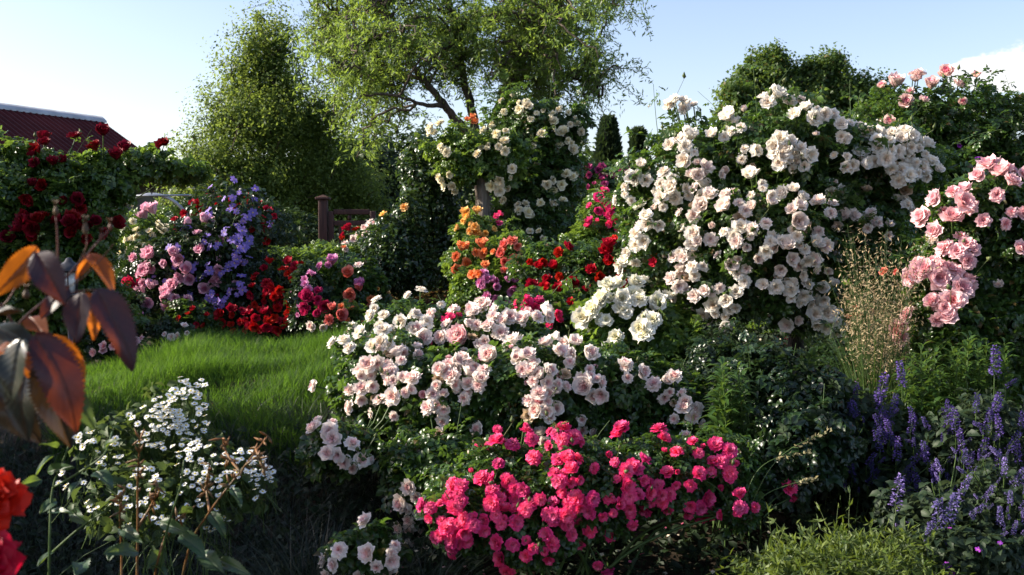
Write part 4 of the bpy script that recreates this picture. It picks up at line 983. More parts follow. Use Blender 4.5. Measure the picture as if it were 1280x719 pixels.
# ---- hot pink ground-cover rose in front
HP = [(622, 538), (619, 559, 2), (632, 560, 2), (621, 574, 3), (624, 582), (657, 550, 2), (668, 572), (603, 600), (626, 603, 2), (633, 598), (615, 610, 2), (575, 614, 3), (564, 631, 3), (571, 624, 2), (540, 640, 3), (557, 661, 5, 13), (574, 658, 5, 12), (557, 678, 3), (574, 675, 4), (590, 653, 3), (599, 656, 2), (571, 686, 2), (621, 625, 3), (640, 617, 3), (657, 622, 3), (668, 625, 2), (635, 649, 3), (618, 650, 3), (653, 639, 3), (679, 640, 2), (633, 678, 2), (647, 697, 3), (661, 686, 3), (684, 686, 3), (687, 675, 2), (633, 703, 2), (701, 550, 6, 15), (715, 556, 3), (706, 564, 4), (709, 581, 4), (701, 600, 3), (717, 595, 3), (778, 539), (775, 547), (744, 586), (759, 597, 3), (773, 586, 2), (773, 600, 3), (795, 584, 2), (798, 595, 2), (825, 549, 2), (839, 600, 2), (809, 603, 3), (820, 611, 3), (803, 611, 2), (831, 625, 3), (817, 628, 3), (868, 564, 2), (846, 567), (892, 538, 2), (895, 559), (906, 573, 2), (892, 584, 3), (906, 586, 2), (914, 589, 2), (868, 602, 2), (861, 618, 3), (870, 628, 3), (859, 639, 2), (884, 636, 3), (925, 629, 2), (913, 643, 2), (933, 636, 2), (928, 651, 3), (648, 614, 3), (712, 625, 5, 14), (704, 639, 5, 14), (720, 628, 3), (731, 622, 2), (701, 653, 4), (717, 650, 4), (712, 661, 4), (729, 667, 2), (745, 640, 2), (767, 633, 3), (787, 624, 3), (787, 647, 2), (767, 658, 2), (763, 669), (751, 704, 2), (983, 615, 2), (988, 606)]
bush('ground_cover_rose', 'hot pink ground-cover rose with clustered frilly blooms in the front centre', 'rose',
     [(640, 610, 90, 54, 2.8), (720, 610, 90, 58, 2.75), (810, 595, 90, 48, 2.85), (890, 590, 60, 46, 2.9), (590, 640, 60, 44, 2.7), (660, 665, 60, 40, 2.68), (925, 635, 24, 26, 2.8)], 9000, .05, 'rose_leaf',
     [('pompon', 'hotpink', 22, [(q[0], q[1], max(1, round(q[2] * .95))) + tuple(q[3:]) if len(q) > 2 else q for i_, q in enumerate(HP) if i_ % 7 != 3]), ('tight', 'hotpink', 9, [(700, 535), (722, 545), (830, 565), (590, 590), (760, 570), (880, 560), (600, 560), (900, 610), (845, 590), (655, 535)])], 95, shoot=34, shoot_len=.12, nc=12, buds=40, out=.35)

# ---- right side
bush('tall_pink_climber', 'tall climbing rose with two-tone pink blooms at its top, upper right', 'rose',
     [(1130, 170, 70, 60, 5.6), (1200, 160, 80, 58, 5.6), (1270, 190, 80, 70, 5.6), (1130, 250, 70, 70, 5.5), (1220, 260, 90, 80, 5.5), (1300, 290, 80, 90, 5.5), (1090, 330, 60, 60, 5.6), (1180, 360, 80, 60, 5.5)], 13000, .08, 'rose_leaf',
     [('cup', 'edenpink', 19, [(1104, 110), (1118, 110), (1141, 94), (1144, 103), (1138, 116), (1137, 127), (1154, 127), (1163, 111), (1183, 95), (1197, 108), (1221, 97), (1204, 130), (1112, 153), (1134, 129), (1148, 97)]), ('small', 'violet', 9, [(1199, 182), (1222, 199), (1190, 190)])], 101, shoot=40, shoot_len=.25, nc=14, buds=10)
bush('pink_rose', 'pink rose with big ruffled blooms at the right edge above the catmint', 'rose',
     [(1235, 270, 60, 50, 3.7), (1200, 330, 50, 60, 3.7), (1270, 340, 60, 80, 3.7), (1190, 410, 50, 50, 3.6), (1260, 430, 60, 60, 3.6), (1160, 360, 24, 36, 3.65)], 5200, .075, 'rose_leaf',
     [('double', 'pink', 30, [(1230, 223, 2), (1247, 220, 2), (1264, 227, 2), (1250, 242, 2), (1194, 252, 3), (1207, 243), (1210, 258), (1172, 273, 2), (1180, 288, 2), (1200, 298), (1200, 318, 4), (1157, 340, 4), (1174, 343, 3), (1150, 343), (1200, 350, 2), (1200, 362, 2), (1167, 367, 2), (1177, 387, 4), (1187, 397), (1138, 395), (1130, 415), (1127, 425), (1264, 267), (1240, 280, 2), (1275, 313), (1279, 268), (1213, 315), (1190, 338)]), ('cup', 'blush', 20, [(1247, 360), (1167, 303)]), ('cup', 'salmon', 17, [(1106, 341), (1123, 341)])], 102, shoot=22, shoot_len=.18, buds=14)
bush('coral_rose', 'coral pink rose seen low behind the dark trunk of the white standard', 'rose',
     [(985, 430, 50, 34, 5.0), (1030, 340, 40, 40, 5.3), (1040, 400, 40, 40, 5.1), (930, 440, 50, 36, 5.1)], 2400, .085, 'rose_leaf_fresh',
     [('small', 'hotpink', 13, [(978, 425, 2), (985, 432), (1002, 428, 2), (1010, 434), (975, 432)]), ('small', 'salmon', 13, [(1060, 398), (1067, 392, 2), (1088, 388), (1048, 328, 2), (1038, 325), (1020, 397)])], 103, shoot=16)

def feather_grass():
    d = 3.55; root, c, rng = tuft('tall feathery ornamental grass with hazy beige plumes right of the white rose', 1094, 470, d, 380, .52, 'phlox_leaf', 104, .07, .0035, name='ornamental_grass', curl=.45)
    mb = MB(); st = MB()
    n = 95; an = rng.random(n) * 6.28
    for i in range(n):
        h = rng.uniform(.46, .80); ld = np.array([math.cos(an[i]), math.sin(an[i]), 0]) * rng.uniform(.02, .22)
        pts = np.array([c + np.array([math.cos(an[i]), math.sin(an[i]), 0]) * .04 + np.array([0, 0, h * t]) + ld * h * t * t * 1.1 for t in np.linspace(0, 1, 7)])
        tube(st, pts, np.linspace(.0014, .0007, 7), 3, cap=False)
        k = 32; t = rng.uniform(.55, 1, k); b = pts[np.minimum((t * 6).astype(int), 5)] + (pts[6] - pts[5]) * rng.random((k, 1))
        p = b + rng.normal(size=(k, 3)) * .022
        mb.inst(QWILLOW, frames(rand_dir(k, rng), unit(rng.normal(size=(k, 3)) + [0, 0, .5])), p, rng.uniform(.010, .02, k))
        for q in range(0, k, 4): tube(st, [b[q], p[q]], .0005, 3, cap=False)
    st.build('flower_stalk_mass', M['stalk_green'], root)['kind'] = 'stuff'
    m = leaf_mat('plume', (.34, .25, .14), (.58, .45, .27), (.55, .42, .24), .35, .7, .2)
    mb.build('plume_mass', m, root)['kind'] = 'stuff'
feather_grass()

# dark leafy ground between trunk, catmint and pink rose
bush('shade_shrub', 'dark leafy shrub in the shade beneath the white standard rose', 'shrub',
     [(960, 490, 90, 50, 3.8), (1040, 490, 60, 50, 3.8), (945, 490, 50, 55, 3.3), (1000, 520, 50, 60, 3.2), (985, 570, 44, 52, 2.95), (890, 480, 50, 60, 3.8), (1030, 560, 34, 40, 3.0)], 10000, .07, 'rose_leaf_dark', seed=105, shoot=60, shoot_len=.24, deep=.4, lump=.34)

def leafy_perennial(label, pts, d, seed, h, group):
    """upright stems with pairs of lance leaves"""
    rng = np.random.default_rng(seed); c = P(*pts[0], d); root = thing('leafy_perennial', label, 'plant', (c[0], d, float(G(c[0], d))), group)
    mb = MB(); st = MB()
    for px, py in pts:
        for _ in range(3):
            t = P(px + rng.normal() * 8, py + rng.normal() * 8, d + rng.normal() * .05); b = np.array([t[0] + rng.normal() * .03, t[1] + rng.normal() * .03, 0]); b[2] = G(b[0], b[1]) - .02
            if t[2] < b[2] + .1: continue
            pp = smooth_path([b, (b + t) / 2 + rng.normal(size=3) * .015, t], 6); tube(st, pp, np.linspace(.003, .0018, len(pp)), 5, cap=False)
            L_ = np.linalg.norm(t - b); n = max(8, int(L_ / .013)); u = np.linspace(max(.1, 1 - .30 / L_), 1, n)
            pos = b + (t - b) * u[:, None]; a = np.arange(n) * 2.4 + rng.random() * 6
            al = np.stack([np.cos(a), np.sin(a), .35 + .5 * u], -1); nr = np.stack([-np.cos(a) * .5, -np.sin(a) * .5, np.ones(n)], -1) + rng.normal(size=(n, 3)) * .2
            mb.inst(LEAF_LANCE, frames(unit(nr), unit(al)), pos, .068 * rng.uniform(.7, 1.15, n) * (1.05 - .4 * u ** 4))
    st.build('stem', M['stalk_green'], root); mb.build('foliage', M['phlox_leaf'], root)
leafy_perennial('bright green lance-leaved plant under the white standard, left of its trunk', [(905, 462), (922, 472), (895, 500), (918, 512)], 3.0, 111, .4, 'lance-leaved perennials')
leafy_perennial('bright green lance-leaved clump between the pink rose and the catmint', [(1140, 450), (1165, 435), (1190, 440), (1150, 480), (1180, 475), (1210, 460), (1130, 500), (1160, 515), (1200, 505), (1230, 480), (1215, 430), (1240, 440), (1255, 490), (1225, 520)], 3.3, 112, .5, 'lance-leaved perennials')

def catmint(label, spikes, d, seed, lumps, n, pal='catmint'):
    rng = np.random.default_rng(seed); L = Lumps(lumps); c = L.c.mean(0)
    root = thing('catmint', label, 'catmint', (c[0], c[1], float(G(c[0], c[1]))), 'catmint clumps in the right corner')
    mb = MB(); foliage(mb, L, n, .034, rng, [LEAF], .4, .7); st = MB(); canes(st, root.location, L, 30, .0022, rng, .1)
    meshes = []
    for v in range(4):
        r2 = np.random.default_rng(seed * 10 + v); fm = MB(); k = 170
        u = r2.random(k) ** .85; wh = np.round(u * 9) / 9 * .75 + u * .25; a = r2.random(k) * 6.28; rad = .13 * (1 - .55 * wh) * r2.uniform(.5, 1.15, k)
        p = np.stack([rad * np.cos(a), rad * np.sin(a), wh + r2.normal(size=k) * .015], -1)
        o = np.stack([np.cos(a), np.sin(a), .2 + 0 * a], -1)
        fm.inst(quadleaf(.4) + (np.array([0, .6, 1, .6]),), frames(unit(np.array([0, 0, 1.]) + r2.normal(size=(k, 3)) * .6), unit(o + r2.normal(size=(k, 3)) * .3)), p, .085 * r2.uniform(.6, 1.2, k), 0)
        k2 = 60; u = r2.random(k2); a = r2.random(k2) * 6.28
        fm.inst(quadleaf(.3), frames(unit(r2.normal(size=(k2, 3))), unit(np.stack([np.cos(a), np.sin(a), .6 + 0 * a], -1))), np.stack([.03 * np.cos(a), .03 * np.sin(a), u], -1), .06 * r2.uniform(.6, 1.2, k2), 1)
        tube(fm, [[0, 0, -.25], [0, 0, .5], [0, 0, .98]], [.016, .012, .005], 5, 1)
        meshes.append(fm.mesh('flower_spike', [PET[pal], M['catmint_leaf']]))
    base = np.array(root.location)
    spikes = [(q[0], q[1] + q[2] * .12, q[2] * .68) + tuple(q[3:]) for q in spikes]
    spikes += [(q[0] + rng.normal() * 9, q[1] + q[2] * rng.uniform(.4, .9), q[2] * rng.uniform(.3, .5), rng.normal() * 40) for q in spikes[:24]]
    for q in spikes:
        px, py, ln = q[:3]; tilt = q[3] if len(q) > 3 else rng.normal() * 16
        p, nr = L.hit(px, py + ln * .3); dd = p[1]; s = ln / F * dd
        b = P(px, py + ln / 2, dd - .02); ax = unit(np.array([math.sin(math.radians(tilt)), -.1, math.cos(math.radians(tilt))]) + rng.normal(size=3) * .1)
        o = bpy.data.objects.new('flower_spike', meshes[rng.integers(4)]); COL.objects.link(o); o.parent = root
        rot = frames(ax[None], rand_dir(1, rng))[0] * s; rot[:, 0] *= 1.15; rot[:, 1] *= 1.15
        mt = np.eye(4); mt[:3, :3] = rot; mt[:3, 3] = b - base; o.matrix_basis = Matrix(mt.tolist())
        tube(st, [b, b - [0, 0, s * .6], L.c[np.argmin(((L.c - b) ** 2).sum(1))]], .0016, 4, cap=False)
    st.build('stem', M['stalk_green'], root); mb.build('foliage', M['catmint_leaf'], root)
rg = random.Random(4)
far = [(1023, 465, 30), (1032, 475, 26), (1098, 480, 60), (1105, 500, 50), (1128, 460, 46), (1070, 485, 34), (1072, 505, 34), (1115, 500, 40), (1138, 525, 40), (1145, 515, 36), (1010, 495, 24, 40), (1030, 495, 24, -30), (1060, 540, 34), (1100, 545, 40), (1120, 555, 44), (1140, 560, 40), (1050, 590, 40), (1065, 580, 34), (1085, 590, 36), (1130, 590, 40), (1150, 600, 40), (1095, 520, 40), (1112, 530, 36), (1160, 560, 40), (1170, 585, 36)]
far += [(rg.uniform(1030, 1200), rg.uniform(500, 610), rg.uniform(16, 34), rg.uniform(-50, 50)) for _ in range(22)]
catmint('shaded violet-blue catmint behind, below the feathery grass', far, 3.2, 121, [(1100, 570, 90, 70, 3.2), (1060, 540, 60, 60, 3.3), (1150, 590, 60, 60, 3.1)], 3200, 'shaded_violet')
near = [(1118, 608, 64, 0), (1172, 638, 66, 8), (1185, 625, 60, 14), (1200, 600, 40, 12), (1213, 629, 34, 60), (1190, 680, 22), (1265, 588, 44, 35), (1278, 590, 40, 30), (1276, 625, 30), (1160, 660, 40), (1230, 610, 34), (1250, 640, 36), (1255, 580, 36)]
near += [(rg.uniform(1170, 1290), rg.uniform(550, 715), rg.uniform(14, 28), rg.uniform(-60, 60)) for _ in range(20)]
catmint('lit lilac catmint with tall spikes in the bottom right corner', near, 2.65, 122, [(1180, 660, 60, 50, 2.65), (1250, 640, 70, 60, 2.7), (1230, 700, 90, 50, 2.6), (1120, 640, 26, 36, 2.75)], 2600)
tall = [(1243, 445, 56, 0), (1240, 500, 50, 5), (1233, 520, 44, 0), (1195, 520, 50, 0), (1203, 545, 40), (1180, 525, 40), (1220, 500, 36), (1260, 545, 40), (1272, 560, 40), (1225, 555, 40), (1250, 525, 40), (1210, 570, 36), (1183, 505, 26), (1245, 570, 38), (1275, 520, 34)]
catmint('tall purple-spiked catmint at the right edge under the pink rose', tall, 3.0, 123, [(1240, 550, 60, 60, 3.0), (1195, 560, 40, 45, 3.05)], 1500, 'shaded_violet')

def cranesbill():
    bush('cranesbill', 'small magenta cranesbill flowers in the dark below the lilac catmint', 'flower', [(1210, 690, 60, 26, 2.5)], 500, .03, 'catmint_leaf',
         [('clematis', 'violet', 10, [(1187, 660), (1223, 687), (1250, 679), (1184, 707), (1190, 717), (1200, 719)])], 124, [LEAF], stem_r=.002)
cranesbill()

def thread_shrub():
    """thread-leaved golden-green mound"""
    rng = np.random.default_rng(131); d = 2.55; c = P(1050, 690, d); gz = float(G(c[0], c[1]))
    root = thing('golden_conifer', 'yellow-green thread-leaved mound at the bottom between the catmint and pink rose', 'shrub', (c[0], c[1], gz))
    mb = MB(); st = MB(); L = Lumps([(1000, 715, 70, 26, 2.55), (1085, 706, 70, 28, 2.5), (1050, 722, 110, 28, 2.4)])
    p, nr = L.sample(1100, rng, .2, .15)
    for q, n in zip(p, nr):
        d0 = unit(n * .7 + [.1, -.15, .55] + rng.normal(size=3) * .45); l = rng.uniform(.06, .17); m = 8
        t = np.linspace(0, 1, m)[:, None]; pts = q - d0 * l * .35 + d0 * l * t + np.array([0, 0, -.45]) * l * t * t + rng.normal(size=3) * .25 * l * t * t
        tube(mb, pts, np.linspace(.0013, .0006, m), 3, cap=False)
        k = 16; u = rng.integers(1, m, k); al = unit((pts[-1] - pts[-3]) / l * 2.2 + rng.normal(size=(k, 3)) * .6)
        mb.inst(QWILLOW, frames(rand_dir(k, rng), al), pts[u], rng.uniform(.012, .030, k))
    canes(st, root.location, L, 14, .003, rng); st.build('stem', M['stalk_brown'], root)
    mb.build('foliage', M['juniper'], root)
thread_shrub()

def unseen_side_shrub():  # unseen shrub outside the frame, added to shade the mound front and bottom left
    rng = np.random.default_rng(50); b = np.array([-2.5, 2.5, float(G(-2.5, 2.5))]); root = thing('offscreen_shrub', 'unseen leafy shrub beyond the left edge, added to shade the grassy mound', 'shrub', b)
    mb = MB(); st = MB()
    for x, y, z, q in ((-2.75, 1.2, .95, .6), (-2.75, 1.7, .95, .62), (-2.7, 2.2, .86, .58), (-2.8, 3.1, 1.05, .6), (-2.9, 3.5, 1.05, .55), (-2.7, 2.65, .8, .5), (-2.85, 3.2, 1.45, .42), (-2.9, 3.45, 1.45, .42)):
        n = 1900; p = np.array([x, y, z]) + rand_dir(n, rng) * (q * rng.random(n) ** .35)[:, None]; p = p[p[:, 2] > G(p[:, 0], p[:, 1]) + .03]; n = len(p)
        mb.inst(LEAF, frames(unit(rng.normal(size=(n, 3)) * .6 + [0, 0, 1]), rand_dir(n, rng)), p, rng.uniform(.05, .09, n)); tube(st, [b, (b + [x, y, z]) / 2 + [0, 0, .1], [x, y, z]], [.012, .005], 6)
    st.build('stem', M['stalk_brown'], root); mb.build('foliage', M['rose_leaf_dark'], root)
unseen_side_shrub()

# ---- grasses in the shade of the foreground
GR = 'dark grass tufts in the shaded foreground'
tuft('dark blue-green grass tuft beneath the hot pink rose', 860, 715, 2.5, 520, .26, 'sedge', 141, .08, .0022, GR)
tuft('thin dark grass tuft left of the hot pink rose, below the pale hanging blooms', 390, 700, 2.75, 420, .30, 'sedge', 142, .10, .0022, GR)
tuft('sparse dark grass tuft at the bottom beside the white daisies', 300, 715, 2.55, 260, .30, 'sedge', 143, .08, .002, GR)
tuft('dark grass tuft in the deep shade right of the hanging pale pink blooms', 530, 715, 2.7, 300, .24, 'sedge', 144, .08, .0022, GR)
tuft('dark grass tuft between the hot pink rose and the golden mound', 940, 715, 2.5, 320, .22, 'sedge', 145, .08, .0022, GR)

shade_grass()

def petal_litter():
    rng = np.random.default_rng(34)
    for nm, n, a, b in (('white', 420, 420, 1000), ('hotpink', 260, 500, 960), ('palepink', 160, 440, 640)):
        mb = MB(); y = rng.uniform(2.2, 4.6, n); px = rng.uniform(a, b, n); x = (px - 640) / F * y
        p = np.stack([x, y, G(x, y) + .03 + .05 * rng.random(n)], -1)
        mb.inst(QROUND, frames(unit(rng.normal(size=(n, 3)) * .4 + [0, 0, 1]), rand_dir(n, rng)), p, rng.uniform(.010, .020, n)); o = mb.build('petal_litter', PET[nm]); o['kind'] = 'stuff'
petal_litter()

def seed_grass():
    rng = np.random.default_rng(151); d = 2.9; c = P(930, 640, d); root = thing('wild_grass', 'arching wild grass stalks with pale seed heads beside the hot pink rose', 'grass', (c[0], d, float(G(c[0], d))))
    sm = leaf_mat('seed_head', (.20, .17, .08), (.36, .32, .18), (.4, .36, .18), .3, .7, .2)
    for pts in ([(930, 650), (960, 590), (990, 560), (1035, 540)], [(925, 655), (940, 600), (965, 575), (1010, 565)], [(920, 660), (905, 620), (880, 600), (850, 590)], [(935, 650), (955, 620), (990, 605), (1020, 600)]):
        pp = smooth_path([P(a, b, d - .15) for a, b in pts], 7); st = MB(); tube(st, pp, np.linspace(.0014, .0008, len(pp)), 4); s_ = st.build('stalk', M['stalk_green'], root)
        mb = MB(); k = 34; i = rng.integers(len(pp) - 7, len(pp), k); dr = unit(pp[-1] - pp[-5])
        mb.inst(QLEAF, frames(rand_dir(k, rng), unit(dr + rng.normal(size=(k, 3)) * .45)), pp[i] + rng.normal(size=(k, 3)) * .003, rng.uniform(.008, .015, k)); mb.sub('seed_head', sm, s_, root)
seed_grass()

# ---------------------------------------------------------------- white daisies (feverfew)
def daisies():
    rng = np.random.default_rng(161)
    L = Lumps([(215, 540, 58, 60, 2.7), (250, 600, 80, 50, 2.6), (150, 555, 50, 40, 2.65), (290, 605, 50, 44, 2.6), (170, 630, 80, 50, 2.5)])
    c = L.c.mean(0); root = thing('feverfew', 'bushy clump of small white yellow-eyed daisies in front of the grassy mound', 'daisy', (c[0], c[1], float(G(c[0], c[1]))))
    mb = MB(); foliage(mb, L, 1500, .035, rng, [LEAF], .4, .6)
    spots = []
    for cx, cy, rx, ry, n in [(235, 483, 24, 14, 20), (225, 505, 34, 18, 38), (195, 520, 42, 14, 30), (240, 535, 26, 22, 26), (205, 545, 34, 18, 26), (240, 570, 30, 18, 20), (300, 585, 42, 26, 40), (325, 600, 18, 24, 16), (255, 605, 30, 22, 22), (175, 598, 26, 16, 14), (120, 552, 28, 14, 16), (145, 575, 24, 16, 8), (85, 600, 22, 18, 7), (130, 620, 40, 24, 9), (210, 632, 46, 24, 18), (270, 650, 22, 16, 10), (165, 640, 30, 20, 6)]:
        for _ in range(n):
            while True:
                a, b = rng.uniform(-1, 1, 2)
                if a * a + b * b < 1: break
            spots.append((cx + a * rx, cy + b * ry))
    me = [flower('daisy', 'daisy', v) for v in range(4)]
    rest = MB(); st = MB(); base = np.array(root.location); order = rng.permutation(len(spots))
    for i, k in enumerate(order):
        px, py = spots[k]; p, nr = L.hit(px, py); p = p + unit(CAM - p) * .02; s = 9.8 * rng.uniform(.8, 1.12) / F * p[1]
        ax = unit(np.array([rng.normal() * .3, -.45 + rng.normal() * .25, .9])); rot = frames(ax[None], rand_dir(1, rng))[0] * s
        tube(st, [p, p - ax * .03, p + np.array([rng.normal() * .02, .03, -.10])], .0009, 3, cap=False)
        m, mbf, mats = me[rng.integers(4)]
        if i < 100:
            o = bpy.data.objects.new('daisy_flower', m); COL.objects.link(o); o.parent = root
            mt = np.eye(4); mt[:3, :3] = rot; mt[:3, 3] = p - base; o.matrix_basis = Matrix(mt.tolist())
        else:
            V = np.concatenate(mbf.v) @ rot.T + p; n0 = rest.n; rest.v.append(V); rest.t.append(np.concatenate(mbf.t)); rest.n += len(V)
            for q in (3, 4):
                for f, mi in zip(mbf.f[q], mbf.m[q]): rest.f[q].append(f + n0); rest.m[q].append(mi)
    rest.build('daisy_flower_mass', [PET['daisy'], M['daisy_eye']], root)['kind'] = 'stuff'
    canes(st, base, L, 24, .002, rng, .1); st.build('stem', M['stalk_green'], root); mb.build('foliage', M['daisy_leaf'], root)
daisies()

# ---------------------------------------------------------------- spent rose canes in front of the daisies
def big_leaf(L, W, curl, fold, rng, nu=45, nv=19, wave=.02, twist=0.):
    """one broad leaf along +y, upper side +z, with toothed edge and pressed-in veins"""
    u = np.linspace(0, 1, nu); v = np.linspace(-1, 1, nv); U, Vv = np.meshgrid(u, v, indexing='ij')
    wid = W * np.sin(PI * np.clip(U, 0, 1) ** .8) ** .8 * (1 - .25 * U) + .0006
    tooth = 1 + .11 * np.where(np.arange(nu) % 2, 1, -1)[:, None] * (np.abs(Vv) > .9)
    x = wid * Vv * tooth; ang = curl * U
    yy = L * np.where(abs(curl) > 1e-3, np.sin(ang) / curl, U); zz = -L * (1 - np.cos(ang)) / curl if abs(curl) > 1e-3 else 0 * U
    zz = zz + fold * np.abs(x) - .0022 * (np.abs(Vv) < .05) + wave * L * np.sin(U * 9 + Vv * 1.5 + rng.random() * 6) * np.abs(Vv) ** 1.5 * .5 +   .00016 * np.sin(U * 52 - np.abs(Vv) * 16) + .0012 * np.sin(U * 7 + 2 * Vv + L * 900)
    tw = twist * U; x2 = x * np.cos(tw); zz = zz + x * np.sin(tw)
    V = np.stack([x2, yy, zz], -1).reshape(-1, 3); veins = np.maximum((np.abs(Vv) < .06) * 1.0, .28 * (np.sin(U * 52 - np.abs(Vv) * 16) > .86) * (np.abs(Vv) < .93)).ravel()
    f = [[i * nv + k, i * nv + k + 1, (i + 1) * nv + k + 1, (i + 1) * nv + k] for i in range(nu - 1) for k in range(nv - 1)]
    return V, np.array(f), veins

def place_leaf(V, a, b, nrm):
    """lay a leaf (length along y) from point a to point b with its upper side towards nrm"""
    L = V[:, 1].max(); e = b - a; r = frames(np.asarray(nrm, float)[None], unit(e)[None])[0]
    y = unit(e); z = unit(np.asarray(nrm) - (np.asarray(nrm) @ y) * y); x = np.cross(y, z)
    return a + (V * (np.linalg.norm(e) / L)) @ np.stack([x, y, z], -1).T

def fg_leaf_mat(name, upper, under, trans, fac, rough=.32):
    m, nt, out = new_mat(name)
    geo = N(nt, 'ShaderNodeNewGeometry'); at = N(nt, 'ShaderNodeAttribute', attribute_name='t')
    tc = N(nt, 'ShaderNodeTexCoord'); no = N(nt, 'ShaderNodeTexNoise'); no.inputs['Scale'].default_value = 45; no.inputs['Detail'].default_value = 5; nt.links.new(tc.outputs['Object'], no.inputs['Vector'])
    c1 = mixcol(nt, no.outputs[0], upper, tuple(min(1, 2.6 * q) for q in upper)); c2 = mixcol(nt, geo.outputs['Backfacing'], c1, under); c3 = mixcol(nt, at.outputs['Fac'], c2, tuple(min(1, q * 1.5 + .02) for q in under))
    b = N(nt, 'ShaderNodeBsdfPrincipled'); nt.links.new(c3, b.inputs['Base Color']); b.inputs['Roughness'].default_value = rough; b.inputs['Specular IOR Level'].default_value = .36
    bp = N(nt, 'ShaderNodeBump'); bp.inputs['Strength'].default_value = .25; bp.inputs['Distance'].default_value = .002; nt.links.new(no.outputs[0], bp.inputs['Height']); nt.links.new(bp.outputs[0], b.inputs['Normal'])
    t = N(nt, 'ShaderNodeBsdfTranslucent'); tcl = mixcol(nt, no.outputs[0], trans, tuple(q * .55 for q in trans)); nt.links.new(tcl, t.inputs['Color'])
    n2 = N(nt, 'ShaderNodeTexNoise'); n2.inputs['Scale'].default_value = 22; nt.links.new(tc.outputs['Object'], n2.inputs['Vector'])
    mx = N(nt, 'ShaderNodeMixShader'); mr = N(nt, 'ShaderNodeMapRange'); nt.links.new(n2.outputs[0], mr.inputs[0])      # thick and thin patches of the leaf
    mr.inputs[1].default_value = .38; mr.inputs[2].default_value = .66; mr.inputs[3].default_value = fac * .3; mr.inputs[4].default_value = min(.8, fac * 1.7); nt.links.new(mr.outputs[0], mx.inputs[0])
    nt.links.new(b.outputs[0], mx.inputs[1]); nt.links.new(t.outputs[0], mx.inputs[2]); nt.links.new(mx.outputs[0], out.inputs[0]); return m
M['fg_purple'] = fg_leaf_mat('purple_rose_leaf', (.016, .009, .013), (.05, .015, .012), (.42, .08, .012), .15, .5)
M['fg_orange'] = fg_leaf_mat('copper_rose_leaf', (.10, .028, .008), (.16, .045, .010), (.90, .25, .015), .5)
M['fg_green'] = fg_leaf_mat('bronze_green_rose_leaf', (.010, .014, .010), (.03, .022, .014), (.22, .10, .02), .10, .28)
M['cane_leaf'] = fg_leaf_mat('cane_leaf', (.016, .036, .014), (.05, .075, .035), (.22, .32, .04), .3, .45)

